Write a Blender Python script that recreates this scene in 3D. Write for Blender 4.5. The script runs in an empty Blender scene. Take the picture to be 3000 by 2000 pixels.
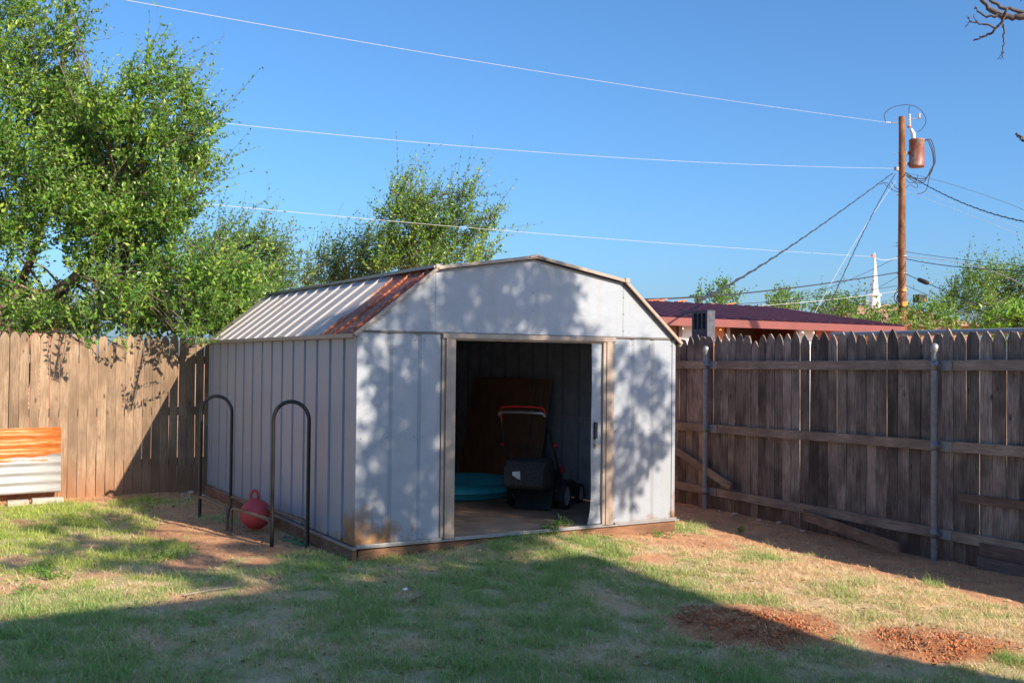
import bpy, math, random
import numpy as np
from mathutils import Vector, Matrix
R = math.radians
random.seed(7)
rng = np.random.default_rng(11)
scene = bpy.context.scene

# ---------------------------------------------------------------- camera
CAM = np.array([-2.9818, -7.3155, 1.4193])
FPX, PITCH, ROLL, YAW = 2996.997, 0.0196, 0.0104, 0.5368
fw = np.array([math.sin(YAW)*math.cos(PITCH), math.cos(YAW)*math.cos(PITCH), math.sin(PITCH)])
r0 = np.array([math.cos(YAW), -math.sin(YAW), 0]); u0 = np.cross(r0, fw)
rt = r0*math.cos(ROLL)+u0*math.sin(ROLL); up = -r0*math.sin(ROLL)+u0*math.cos(ROLL)
cd = bpy.data.cameras.new('camera'); cam = bpy.data.objects.new('camera', cd)
scene.collection.objects.link(cam); scene.camera = cam
cd.sensor_width = 36; cd.lens = 36*FPX/3000; cd.clip_start = 0.05; cd.clip_end = 3000
M = Matrix(((rt[0], up[0], -fw[0], CAM[0]), (rt[1], up[1], -fw[1], CAM[1]), (rt[2], up[2], -fw[2], CAM[2]), (0, 0, 0, 1)))
cam.matrix_world = M
SC = 3000/2352
def ray(x, y): return fw+rt*(x*SC-1500)/FPX-up*(y*SC-1000)/FPX
def at(x, y, d): return CAM+ray(x, y)*d                     # a point d metres deep
def on(x, y, ax, v):                                        # a point on the plane axis=v
    d = ray(x, y); return CAM+d*((v-CAM[ax])/d[ax])

# ---------------------------------------------------------------- light
SUN_AZ, SUN_EL = R(16), R(28)                               # azimuth from -Y towards +X
SUN = np.array([math.sin(SUN_AZ)*math.cos(SUN_EL), -math.cos(SUN_AZ)*math.cos(SUN_EL), math.sin(SUN_EL)])
w = bpy.data.worlds.new('World'); scene.world = w; w.use_nodes = True
nt = w.node_tree; nt.nodes.clear()
sky = nt.nodes.new('ShaderNodeTexSky'); sky.sky_type = 'NISHITA'; sky.sun_disc = False
sky.sun_elevation = SUN_EL; sky.sun_rotation = R(180)-SUN_AZ
sky.air_density = 1.0; sky.dust_density = 2.2; sky.ozone_density = 9.0; sky.altitude = 300
bg = nt.nodes.new('ShaderNodeBackground'); bg.inputs['Strength'].default_value = 0.086
wo = nt.nodes.new('ShaderNodeOutputWorld')
hsv = nt.nodes.new('ShaderNodeHueSaturation'); hsv.inputs['Saturation'].default_value = 1.02; hsv.inputs['Hue'].default_value = .495; hsv.inputs['Value'].default_value = 1.0
nt.links.new(sky.outputs[0], hsv.inputs['Color']); nt.links.new(hsv.outputs[0], bg.inputs[0]); nt.links.new(bg.outputs[0], wo.inputs[0])
ld = bpy.data.lights.new('sun', 'SUN'); ld.energy = 3.5; ld.angle = R(0.5); ld.color = (1.0, 0.84, 0.66)
lo = bpy.data.objects.new('sun', ld); scene.collection.objects.link(lo)
lo.rotation_euler = Vector(-SUN).to_track_quat('-Z', 'Y').to_euler(); lo.location = (5, -12, 12)
scene.view_settings.view_transform = 'Standard'; scene.view_settings.look = 'None'
scene.view_settings.exposure = 1.3; scene.view_settings.gamma = 1
scene.cycles.max_bounces = 8

# ---------------------------------------------------------------- numpy noise
def _vn(x, y, s):
    g = np.random.default_rng(s).random((257, 257))
    xi = np.floor(x).astype(int); yi = np.floor(y).astype(int); fx = x-xi; fy = y-yi
    fx = fx*fx*(3-2*fx); fy = fy*fy*(3-2*fy); a = xi % 256; b = yi % 256
    return (g[a, b]*(1-fx)+g[a+1, b]*fx)*(1-fy)+(g[a, b+1]*(1-fx)+g[a+1, b+1]*fx)*fy
def fbm(x, y, f, s, o=4):
    t = 0; a = 1; n = 0
    for i in range(o): t = t+a*_vn(x*f+17.3*i, y*f+5.1*i, s+i); n += a; a *= .5; f *= 2.03
    return t/n
def sst(a, b, x):
    t = np.clip((x-a)/(b-a), 0, 1); return t*t*(3-2*t)

# ---------------------------------------------------------------- terrain height and cover
MOUNDS = [(1.50, -2.68, .43, .40, -.52), (2.22, -3.45, .35, .30, -.7)]    # x y rx ry angle
def mound(x, y, k=1.0):
    h = 0
    for mx, my, a, b, t in MOUNDS:
        u = (x-mx)*math.cos(t)+(y-my)*math.sin(t); v = -(x-mx)*math.sin(t)+(y-my)*math.cos(t)
        h = np.maximum(h, np.exp(-((u/(a*k))**2+(v/(b*k))**2)**1.3))
    return h
def height(x, y):
    x = np.asarray(x, float); y = np.asarray(y, float)
    h = -.115-.085*sst(2.6, 4.4, x)-.07*sst(2.2, 4.6, x)*sst(1.2, -1.2, y)-.09*sst(-.4, -3.5, y)*sst(4.5, 2, x)
    h = h+.085*np.exp(-((x-1.45)/.75)**2-((y+.05)/.55)**2)
    h = h+.03*(fbm(x, y, .9, 3)-.5)+.022*(fbm(x, y, 5, 9)-.5)*sst(14, 8, np.hypot(x, y))
    return h+.025*mound(x, y)
def hz(x, y): return float(height(x, y))
def blob(x, y, px, py, rx, ry, z=-.15):                      # soft mask of an area of ground
    c = on(px, py, 2, z); return np.exp(-(((x-c[0])/rx)**2+((y-c[1])/ry)**2))
def cover(x, y):
    """bare soil, straw and green shares of the ground cover at x, y"""
    n1 = fbm(x, y, .8, 21); n2 = fbm(x, y, 2.6, 31); n3 = fbm(x, y, 9, 41)
    n = (n1-.5)*.5+(n2-.5)*.9+(n3-.5)*.6
    bare = np.zeros_like(x)
    for b in ((1420, 1240, .75, .42), (1560, 1240, .6, .7), (1330, 1232, .5, .25), (1700, 1215, .5, .8), (1200, 1240, .35, .12), (1500, 1290, .35, .2),
              (520, 1250, .6, 1.0), (440, 1225, .6, 1.0), (560, 1180, .5, 1.2), (640, 1275, .4, .3), (600, 1300, .3, .25), (330, 1140, 1.2, .35), (450, 1300, .35, .4)):
        bare = np.maximum(bare, blob(x, y, *b))
    bare = np.maximum(bare, sst(3.45, 3.9, x+.5*(n2-.5)+.13*y*(y < 0)*-1*0)*.95)
    bare = np.maximum(bare, sst(4.15, 4.5, y)*.9)
    bare = np.maximum(bare, mound(x, y, 1.2)*1.6)
    bare = np.maximum(bare, ((x > -.02) & (x < 3.13) & (y > -.02) & (y < 4.4))*1.0)
    bare = sst(.36, .74, bare+n*.75)
    bare = np.maximum(bare, sst(.06, .26, n)*.75*sst(-2.2, -.5, y+.6*(x > 1.6)))
    straw = np.full_like(x, .58)
    for b in ((200, 1375, .8, .5), (450, 1400, .8, .45), (600, 1440, .7, .45), (1020, 1410, .4, .3), (300, 1480, .5, .3), (1300, 1500, .5, .35), (1700, 1300, .9, .5), (1400, 1380, .3, .6), (900, 1480, .4, .3)):
        straw = np.maximum(straw, .95*blob(x, y, *b))
    straw = np.maximum(straw, .84*sst(1.5, 2.1, x))
    for b in ((120, 1180, 1.4, 1.6), (-200, 1250, 1.2, 1.2)): straw = straw*(1-.75*blob(x, y, *b))
    for b in ((1300, 1270, .5, .3), (1250, 1330, .4, .3), (150, 1500, .6, .5), (1150, 1500, .6, .5)): straw = straw*(1-.4*blob(x, y, *b))
    straw = np.clip(straw+n*1.5, 0, 1)
    return bare, straw

# ---------------------------------------------------------------- mesh builder
C = scene.collection
class MB:
    def __init__(s): s.v = []; s.f = []; s.sm = []
    def add(s, vs, fs, smooth=False):
        n = len(s.v); s.v += [tuple(map(float, p)) for p in vs]; s.f += [tuple(i+n for i in f) for f in fs]; s.sm += [smooth]*len(fs); return s
    def box(s, a, b, bev=0):
        x0, y0, z0 = a; x1, y1, z1 = b
        vs = [(x, y, z) for z in (z0, z1) for x, y in ((x0, y0), (x1, y0), (x1, y1), (x0, y1))]
        return s.add(vs, [(3, 2, 1, 0), (4, 5, 6, 7), (0, 1, 5, 4), (1, 2, 6, 5), (2, 3, 7, 6), (3, 0, 4, 7)])
    def bar(s, a, b, w, h, upv=(0, 0, 1), seg=1, wob=0):
        a = Vector(a); b = Vector(b); d = (b-a).normalized(); u = Vector(upv); sd = d.cross(u).normalized(); u = sd.cross(d)
        vs = []
        for i in range(seg+1):
            p = a.lerp(b, i/seg)+u*(random.uniform(-wob, wob))+sd*(random.uniform(-wob, wob)*.5)
            vs += [p-sd*w/2-u*h/2, p+sd*w/2-u*h/2, p+sd*w/2+u*h/2, p-sd*w/2+u*h/2]
        fs = [(0, 3, 2, 1), tuple(4*seg+i for i in (0, 1, 2, 3))]
        for i in range(seg):
            for k in range(4): fs.append((4*i+k, 4*i+(k+1) % 4, 4*i+4+(k+1) % 4, 4*i+4+k))
        return s.add(vs, fs)
    def tube(s, pts, r, n=8, cap=True, smooth=True):
        pts = [Vector(p) for p in pts]; rs = r if hasattr(r, '__len__') else [r]*len(pts)
        vs = []; pu = None
        for i, p in enumerate(pts):
            d = (pts[min(i+1, len(pts)-1)]-pts[max(i-1, 0)])
            if d.length < 1e-9: d = Vector((0, 0, 1))
            d.normalize()
            if pu is None: pu = d.orthogonal().normalized()
            pu = pu-d*pu.dot(d); pu = pu.normalized() if pu.length > 1e-6 else d.orthogonal().normalized()
            q = d.cross(pu)
            for k in range(n):
                a = 2*math.pi*k/n; vs.append(p+(pu*math.cos(a)+q*math.sin(a))*rs[i])
        fs = [(i*n+k, i*n+(k+1) % n, (i+1)*n+(k+1) % n, (i+1)*n+k) for i in range(len(pts)-1) for k in range(n)]
        s.add(vs, fs, smooth)
        if cap: s.add([vs[k] for k in range(n)], [tuple(range(n-1, -1, -1))]); s.add(vs[-n:], [tuple(range(n))])
        return s
    def lathe(s, prof, c=(0, 0, 0), axis=(0, 0, 1), n=24, smooth=True, ripple=None):
        ax = Vector(axis).normalized(); u = ax.orthogonal().normalized(); v = ax.cross(u); c = Vector(c); vs = []
        for j, (r, z) in enumerate(prof):
            for k in range(n):
                a = 2*math.pi*k/n; rr = r*(ripple(a, j) if ripple else 1)
                vs.append(c+ax*z+(u*math.cos(a)+v*math.sin(a))*rr)
        fs = [(i*n+k, i*n+(k+1) % n, (i+1)*n+(k+1) % n, (i+1)*n+k) for i in range(len(prof)-1) for k in range(n)]
        return s.add(vs, fs, smooth)
    def prism(s, poly, vec):                                  # closed 3D polygon extruded by vec
        n = len(poly); poly = [Vector(p) for p in poly]; v = Vector(vec)
        vs = poly+[p+v for p in poly]
        fs = [tuple(range(n-1, -1, -1)), tuple(range(n, 2*n))]+[(i, (i+1) % n, n+(i+1) % n, n+i) for i in range(n)]
        return s.add(vs, fs)
    def sheet(s, line, vec, seg=1):                           # open polyline extruded by vec (thin sheet, give it a Solidify)
        n = len(line); line = [Vector(p) for p in line]; v = Vector(vec)
        vs = [p+v*(j/seg) for j in range(seg+1) for p in line]
        fs = [(j*n+i, j*n+i+1, (j+1)*n+i+1, (j+1)*n+i) for j in range(seg) for i in range(n-1)]
        return s.add(vs, fs)
    def mesh(s, name, mat=None, fix=True):
        me = bpy.data.meshes.new(name); me.from_pydata(s.v, [], s.f)
        me.polygons.foreach_set('use_smooth', s.sm)
        if fix:
            import bmesh
            bm = bmesh.new(); bm.from_mesh(me); bmesh.ops.recalc_face_normals(bm, faces=bm.faces); bm.to_mesh(me); bm.free()
        if mat: me.materials.append(mat)
        me.update(); return me
    def build(s, name, mat, parent=None, thick=0, bevel=0, fix=True):
        o = bpy.data.objects.new(name, s.mesh(name, mat, fix)); C.objects.link(o)
        if parent is not None: put(o, parent)
        if thick:
            m = o.modifiers.new('s', 'SOLIDIFY'); m.thickness = thick; m.offset = -1
        if bevel:
            m = o.modifiers.new('b', 'BEVEL'); m.width = bevel; m.segments = 2; m.limit_method = 'ANGLE'
        return o
def put(o, parent):
    """parent o, keeping its world-space shape when the thing's base is not at the origin"""
    o.parent = parent
    m = Matrix.Identity(4); p = parent
    while p is not None:
        m = (p.matrix_parent_inverse @ p.matrix_basis if p.parent else Matrix.LocRotScale(p.location, p.rotation_euler, p.scale)) @ m; p = p.parent
    o.matrix_parent_inverse = m.inverted()
def tag(o, label, cat, group=None, kind=None):
    if label: o['label'] = label
    if cat: o['category'] = cat
    if group: o['group'] = group
    if kind: o['kind'] = kind
    return o
def empty(name, loc, label, cat, group=None, rz=0):
    o = bpy.data.objects.new(name, None); C.objects.link(o); o.location = loc; o.rotation_euler = (0, 0, rz); o.empty_display_size = .1
    return tag(o, label, cat, group)

# ---------------------------------------------------------------- materials
class N:
    def __init__(s, name):
        s.m = bpy.data.materials.new(name); s.m.use_nodes = True; s.t = s.m.node_tree; s.t.nodes.clear()
        s.out = s.n('ShaderNodeOutputMaterial'); s.b = s.n('ShaderNodeBsdfPrincipled'); s.l(s.b.outputs[0], s.out.inputs[0])
    def n(s, t, **k):
        o = s.t.nodes.new(t)
        for a, b in k.items(): setattr(o, a, b)
        return o
    def l(s, a, b): s.t.links.new(a, b)
    def pos(s, sc=(1, 1, 1), local=False):
        if local: p = s.n('ShaderNodeTexCoord').outputs['Object']
        else: p = s.n('ShaderNodeNewGeometry').outputs['Position']
        m = s.n('ShaderNodeMapping'); m.inputs['Scale'].default_value = sc; s.l(p, m.inputs[0]); return m.outputs[0]
    def noise(s, vec, scale, detail=4, rough=.55, dist=0):
        o = s.n('ShaderNodeTexNoise'); o.inputs['Scale'].default_value = scale; o.inputs['Detail'].default_value = detail
        o.inputs['Roughness'].default_value = rough; o.inputs['Distortion'].default_value = dist; s.l(vec, o.inputs['Vector']); return o.outputs['Fac']
    def ramp(s, fac, stops):
        o = s.n('ShaderNodeValToRGB'); e = o.color_ramp.elements
        while len(e) > 1: e.remove(e[-1])
        for i, (p, c) in enumerate(stops):
            el = e[0] if i == 0 else e.new(p)
            el.position = p; c = c if hasattr(c, '__len__') else (c, c, c); el.color = (*c[:3], 1)
        s.l(fac, o.inputs[0]); return o.outputs[0]
    def mix(s, f, a, b, t='MIX'):
        o = s.n('ShaderNodeMix', data_type='RGBA', blend_type=t)
        for i, v in ((0, f), (6, a), (7, b)):
            if hasattr(v, 'is_linked'): s.l(v, o.inputs[i])
            else: o.inputs[i].default_value = v if i == 0 else (*v[:3], 1)
        return o.outputs[2]
    def math(s, op, a, b=0., c=None):
        o = s.n('ShaderNodeMath', operation=op)
        for i, v in enumerate((a, b) if c is None else (a, b, c)):
            if hasattr(v, 'is_linked'): s.l(v, o.inputs[i])
            else: o.inputs[i].default_value = v
        return o.outputs[0]
    def bump(s, h, st=.3, d=.01):
        o = s.n('ShaderNodeBump'); o.inputs['Strength'].default_value = st; o.inputs['Distance'].default_value = d
        s.l(h, o.inputs['Height']); s.l(o.outputs[0], s.b.inputs['Normal'])
    def set(s, col=None, rough=None, metal=None, spec=None):
        for k, v in (('Base Color', col), ('Roughness', rough), ('Metallic', metal), ('Specular IOR Level', spec)):
            if v is None: continue
            if hasattr(v, 'is_linked'): s.l(v, s.b.inputs[k])
            else: s.b.inputs[k].default_value = (*v[:3], 1) if k == 'Base Color' else v
        return s.m
def plain(name, c, rough=.6, metal=0, var=.15, sc=9, bump=.1):
    m = N(name); n = m.noise(m.pos(local=False), sc, 5)
    c = np.minimum(np.array(c)*1.3, .85); m.bump(n, bump, .003)
    return m.set(m.ramp(n, [(.3, c*(1-var)), (.7, np.minimum(c*(1+var), 1))]), rough, metal)

def wood(name, dark, light, axis=2, objvar=.35, knots=True, soil=None, scale=1.0):
    dark = tuple(np.array(dark)*1.35); light = tuple(np.minimum(np.array(light)*1.35, .8))
    m = N(name); sc = [22*scale]*3; sc[axis] = 1.1*scale
    oi = m.n('ShaderNodeObjectInfo').outputs['Random']
    p = m.n('ShaderNodeNewGeometry').outputs['Position']
    off = m.n('ShaderNodeCombineXYZ'); m.l(m.math('MULTIPLY', oi, 37.), off.inputs[2 if axis != 2 else 0])
    add = m.n('ShaderNodeVectorMath', operation='ADD'); m.l(p, add.inputs[0]); m.l(off.outputs[0], add.inputs[1])
    mp = m.n('ShaderNodeMapping'); mp.inputs['Scale'].default_value = sc; m.l(add.outputs[0], mp.inputs[0])
    g = m.noise(mp.outputs[0], 2.2, 7, .65, 1.6); g2 = m.noise(mp.outputs[0], 9, 4, .7)
    mp2 = m.n('ShaderNodeMapping'); mp2.inputs['Scale'].default_value = [.35*v if i != axis else 2.2 for i, v in enumerate([10, 10, 10])]; m.l(add.outputs[0], mp2.inputs[0])
    big = m.noise(mp2.outputs[0], 1.0, 3)
    c = m.ramp(g, [(.25, dark), (.48, np.array(dark)*.45+np.array(light)*.55), (.75, light)])
    c = m.mix(m.ramp(g2, [(.35, .55), (.6, 0.)]), c, tuple(np.array(dark)*.5))
    c = m.mix(m.ramp(big, [(.35, .75), (.62, 0.)]), c, tuple(np.array(dark)*.8))
    hs = m.n('ShaderNodeHueSaturation'); m.l(c, hs.inputs['Color']); m.l(m.math('MULTIPLY_ADD', oi, objvar*2, 1-objvar), hs.inputs['Value'])
    c = hs.outputs[0]
    if knots:
        mk = m.n('ShaderNodeMapping'); s3 = [9, 9, 9]; s3[axis] = 3.4; mk.inputs['Scale'].default_value = s3; m.l(add.outputs[0], mk.inputs[0])
        v = m.n('ShaderNodeTexVoronoi'); v.inputs['Scale'].default_value = 1.0; m.l(mk.outputs[0], v.inputs['Vector'])
        k = m.ramp(v.outputs['Distance'], [(.0, 1.), (.07, 1.), (.1, .25), (.17, 0.)])
        c = m.mix(m.math('MULTIPLY', k, .7), c, tuple(np.array(dark)*.28))
    if soil:
        z = m.n('ShaderNodeSeparateXYZ'); m.l(p, z.inputs[0])
        zz = m.math('ADD', z.outputs[2], m.math('MULTIPLY', g, .5))
        c = m.mix(m.ramp(zz, [(soil[1], soil[3]), (soil[2], 0.)]), c, soil[0])
    m.bump(m.math('ADD', g, g2), .5, .004)
    return m.set(c, .85, 0, .2)

RUST = (.20, .055, .018)
def steel_paint(name, base=(.31, .348, .40), rust=True):
    m = N(name); p = m.pos(); z = m.n('ShaderNodeSeparateXYZ'); m.l(p, z.inputs[0])
    fine = m.noise(p, 60, 4); big = m.noise(p, 2.1, 5)
    mp = m.pos((6, 6, .6)); streak = m.noise(mp, 2.0, 5, .6)
    c = m.mix(m.ramp(streak, [(.5, 0.), (.72, .5)]), base, (.30, .30, .28))
    c = m.mix(m.ramp(fine, [(.60, 0.), (.72, .4)]), c, (.27, .25, .22))
    if rust:
        # corroded foot of the front left corner, the front right corner and seam ends near the floor
        def near(x0, y0, r, zt):
            dx = m.math('SUBTRACT', z.outputs[0], x0); dy = m.math('SUBTRACT', z.outputs[1], y0)
            d = m.math('SQRT', m.math('ADD', m.math('MULTIPLY', dx, dx), m.math('MULTIPLY', dy, dy)))
            a = m.math('DIVIDE', d, r); b = m.math('DIVIDE', z.outputs[2], zt)
            return m.math('SUBTRACT', 1.0, m.math('ADD', a, b))
        nn = m.math('MULTIPLY', m.math('SUBTRACT', m.noise(m.pos((5, 5, 3.2)), 1.3, 7, .62), .5), 2.6)
        k1 = m.math('ADD', near(0, 0, .56, .36), nn); k2 = m.math('ADD', near(3.1, 0, .07, .3), nn)
        k3 = m.math('ADD', m.math('SUBTRACT', .2, m.math('DIVIDE', z.outputs[2], .16)), m.math('MULTIPLY', nn, .55))
        k = m.math('MAXIMUM', m.math('MAXIMUM', k1, k2), k3)
        kc = m.ramp(k, [(.0, 0.), (.35, .6), (.8, 1.)])
        rc = m.ramp(m.noise(m.pos((9, 9, 6)), 1.5, 6, .65), [(.3, (.07, .025, .012)), (.5, (.26, .12, .04)), (.7, (.36, .23, .09))])
        c = m.mix(kc, c, rc)
    m.bump(big, .5, .04)
    return m.set(c, .42, 0, .5)
M_WHITE = steel_paint('white_steel')
def mk_roof():
    m = N('roof_steel'); p = m.pos(); z = m.n('ShaderNodeSeparateXYZ'); m.l(p, z.inputs[0])
    n = m.noise(m.pos((1.5, 7, 1.5)), 1.5, 6, .65); f = m.noise(p, 35, 4)
    c = m.mix(m.ramp(f, [(.55, 0.), (.7, .35)]), (.39, .37, .36), (.28, .23, .18))
    edge = m.math('SUBTRACT', .78, m.math('SUBTRACT', z.outputs[1], m.math('MULTIPLY', m.math('SUBTRACT', n, .5), .9)))
    k = m.ramp(edge, [(0.0, 0.), (.08, .8), (.2, 1.)])
    spot = m.ramp(m.noise(m.pos((2, 9, 2)), 1.1, 5, .6), [(.66, 0.), (.71, .9)])
    k = m.math('MAXIMUM', k, spot)
    rc = m.ramp(f, [(.3, (.085, .018, .012)), (.5, (.17, .04, .022)), (.62, (.50, .17, .05))])
    m.bump(f, .2, .003)
    return m.set(m.mix(k, c, rc), .5, 0, .4)
M_ROOF = mk_roof()
M_TAN = plain('tan_trim', (.27, .215, .175), .5, 0, .12, 14)
M_GALV = plain('galvanised', (.17, .19, .21), .5, .35, .2, 25)
M_GALVL = plain('galvanised_cap', (.24, .245, .25), .45, .5, .15, 30)
M_LIN = plain('bare_inner_steel', (.40, .40, .44), .55, .2, .2, 8)
M_BLACK = plain('black_plastic', (.02, .02, .022), .5, 0, .3, 20)
M_BAG = plain('bag_fabric', (.05, .048, .045), .9, 0, .35, 60, .5)
M_RUBBER = plain('rubber', (.025, .025, .026), .8)
M_GREYP = plain('grey_hub', (.40, .41, .42), .5)
M_RED = plain('red_grip', (.85, .02, .03), .35)
M_REDB = plain('red_ball', (.40, .045, .05), .55, 0, .12, 14)
M_TEAL = plain('teal_plastic', (.04, .50, .62), .4, 0, .08)
M_BROWN = plain('hardboard', (.30, .15, .09), .7, 0, .15, 6)
M_PALE = plain('pale_edge', (.24, .22, .21), .6)
M_FLOOR = plain('plywood_floor', (.34, .22, .14), .8, 0, .3, 4, .2)
M_CHROME = plain('handle_steel', (.45, .45, .46), .3, .8, .1, 30)
M_PAPER = plain('paper_label', (.8, .8, .8), .6, 0, .05)
M_WIREW = plain('bare_aluminium_wire', (.42, .41, .40), .5, .0, .05)
M_WIREB = plain('black_wire', (.02, .022, .028), .6)
M_CONC = plain('concrete', (.32, .29, .26), .9, 0, .25, 20, .5)
M_CONCD = plain('dark_block', (.06, .065, .08), .9, 0, .25, 20, .5)
M_PICK_L = wood('cedar_tan', (.135, .092, .060), (.375, .27, .18), 2, .22, True, ((.30, .13, .06), .12, .62, .65))
M_PICK_R = wood('cedar_grey', (.045, .038, .036), (.37, .315, .275), 2, .42, True, ((.16, .08, .05), -.1, .35, .5))
M_RAIL = wood('rail_wood', (.14, .11, .09), (.42, .35, .285), 1, .12, True)
M_RAILX = wood('rail_wood_across', (.13, .10, .08), (.36, .29, .22), 0, .12, True)
M_SKID = wood('skid_wood', (.10, .055, .035), (.36, .20, .12), 0, .1, False)
M_SKIDY = wood('skid_wood_side', (.10, .055, .035), (.34, .19, .12), 1, .1, False)
M_POLE = wood('pole_wood', (.075, .032, .016), (.34, .175, .09), 2, 0, True, None, .8)
M_BARK = wood('bark', (.09, .062, .045), (.28, .21, .155), 2, .1, False, None, .4)
M_BARKD = plain('twig_bark', (.075, .060, .055), .9, 0, .3, 40)

def leaf_mat(name, cols, trans=.38):
    cols = [tuple(np.array(k)*1.55) for k in cols]
    m = N(name); a = m.n('ShaderNodeAttribute', attribute_name='v'); f = a.outputs['Fac']
    c = m.ramp(f, [(i/(len(cols)-1), k) for i, k in enumerate(cols)])
    m.set(c, .38, 0, .45)
    tr = m.n('ShaderNodeBsdfTranslucent'); m.l(m.mix(.5, c, (.34, .46, .06)), tr.inputs[0])
    mx = m.n('ShaderNodeMixShader'); mx.inputs[0].default_value = trans
    m.l(m.b.outputs[0], mx.inputs[1]); m.l(tr.outputs[0], mx.inputs[2]); m.l(mx.outputs[0], m.out.inputs[0])
    return m.m
L_ELM = leaf_mat('elm_leaf', [(.035, .095, .016), (.075, .17, .025), (.15, .26, .035), (.30, .36, .05)])
L_FAR = leaf_mat('far_leaf', [(.03, .085, .022), (.06, .145, .035), (.12, .21, .04), (.20, .27, .05)])
L_VINE = leaf_mat('vine_leaf', [(.09, .20, .02), (.16, .32, .035), (.24, .42, .05)], .5)
L_WEED = leaf_mat('weed_leaf', [(.05, .14, .025), (.09, .2, .035), (.15, .26, .05)])
def attr_mat(name, rough=.8, trans=0.):
    m = N(name); a = m.n('ShaderNodeAttribute', attribute_name='Col'); m.set(a.outputs['Color'], rough, 0, .2)
    if trans:
        tr = m.n('ShaderNodeBsdfTranslucent'); m.l(a.outputs['Color'], tr.inputs[0])
        mx = m.n('ShaderNodeMixShader'); mx.inputs[0].default_value = trans
        m.l(m.b.outputs[0], mx.inputs[1]); m.l(tr.outputs[0], mx.inputs[2]); m.l(mx.outputs[0], m.out.inputs[0])
    return m
M_GRASS = attr_mat('grass_blades', .7, .42).m

# ================================================================ GROUND
def axis_pts(lo, hi, step, far):
    a = list(np.arange(lo, hi+1e-6, step)); x = step
    l = [lo]; r = [hi]
    while l[-1] > -far: x *= 1.3; l.append(l[-1]-x); r.append(r[-1]+x)
    return np.array(l[:0:-1]+a+r[1:])
gx = axis_pts(-5.0, 5.6, .045, 900); gy = axis_pts(-7.5, 5.4, .045, 900)
X, Y = np.meshgrid(gx, gy, indexing='ij'); Z = height(X, Y)
bare, straw = cover(X, Y)
fin = fbm(X, Y, 14, 77, 3); md = mound(X, Y, 1.05)
rg = np.random.default_rng(5).random(X.shape)
Z = Z+.045*md*(fin-.45)+.018*md*(rg-.5)+.012*bare*(fin-.5)*sst(9, 6, np.hypot(X, Y))
far = sst(12, 40, np.hypot(X, Y)); Z = Z*(1-far)-.28*far
soil = np.array([.60, .32, .165]); soil2 = np.array([.44, .24, .145]); thatch = np.array([.66, .50, .30]); grn = np.array([.30, .36, .15])
bb = bare[..., None]; ss = straw[..., None]; nn = fbm(X, Y, 6, 55)[..., None]
col = (thatch*ss+(grn*.7+thatch*.3)*(1-ss))*(1-bb)+(soil*nn*1.2+soil2*(1.1-nn)*.9)*bb
col = col*(.75+.5*fin[..., None]); mm = np.clip(md*1.6, 0, 1)[..., None]; col = col*(1-mm)+np.array([.44, .18, .08])*(.7+.6*fin[..., None])*mm
nx, ny = X.shape
idx = np.arange(nx*ny).reshape(nx, ny)
quads = np.stack([idx[:-1, :-1], idx[1:, :-1], idx[1:, 1:], idx[:-1, 1:]], -1).reshape(-1, 4)
def np_mesh(name, V, F, mat, smooth=False, attrs=()):
    me = bpy.data.meshes.new(name); k = F.shape[1]
    me.vertices.add(len(V)); me.vertices.foreach_set('co', V.astype(np.float32).ravel())
    me.loops.add(F.size); me.loops.foreach_set('vertex_index', F.astype(np.int32).ravel())
    me.polygons.add(len(F)); me.polygons.foreach_set('loop_start', np.arange(0, F.size, k, dtype=np.int32))
    me.polygons.foreach_set('use_smooth', np.full(len(F), smooth))
    me.materials.append(mat)
    for nm, ty, dat in attrs:
        a = me.attributes.new(nm, ty, 'POINT')
        a.data.foreach_set('color' if ty == 'FLOAT_COLOR' else 'value', dat.astype(np.float32).ravel())
    me.update(calc_edges=True); return me
mg = attr_mat('ground_soil', .95); nz = mg.noise(mg.pos(), 42, 6, .7); nz2 = mg.noise(mg.pos(), 160, 3, .7)
acol = mg.t.nodes['Attribute'].outputs['Color']
mg.set(mg.mix(1.0, acol, mg.ramp(mg.math('ADD', mg.math('MULTIPLY', nz, .6), mg.math('MULTIPLY', nz2, .4)), [(.3, .62), (.5, 1.), (.7, 1.35)]), 'MULTIPLY'))
mg.bump(mg.math('ADD', nz, nz2), .8, .015)
rgba = np.concatenate([col, np.ones_like(col[..., :1])], -1)
go = bpy.data.objects.new('ground', np_mesh('ground', np.stack([X, Y, Z], -1).reshape(-1, 3), quads, mg.m, True, [('Col', 'FLOAT_COLOR', rgba)]))
C.objects.link(go); tag(go, 'bare red soil and thin turf of the back yard', None, None, 'structure')

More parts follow.
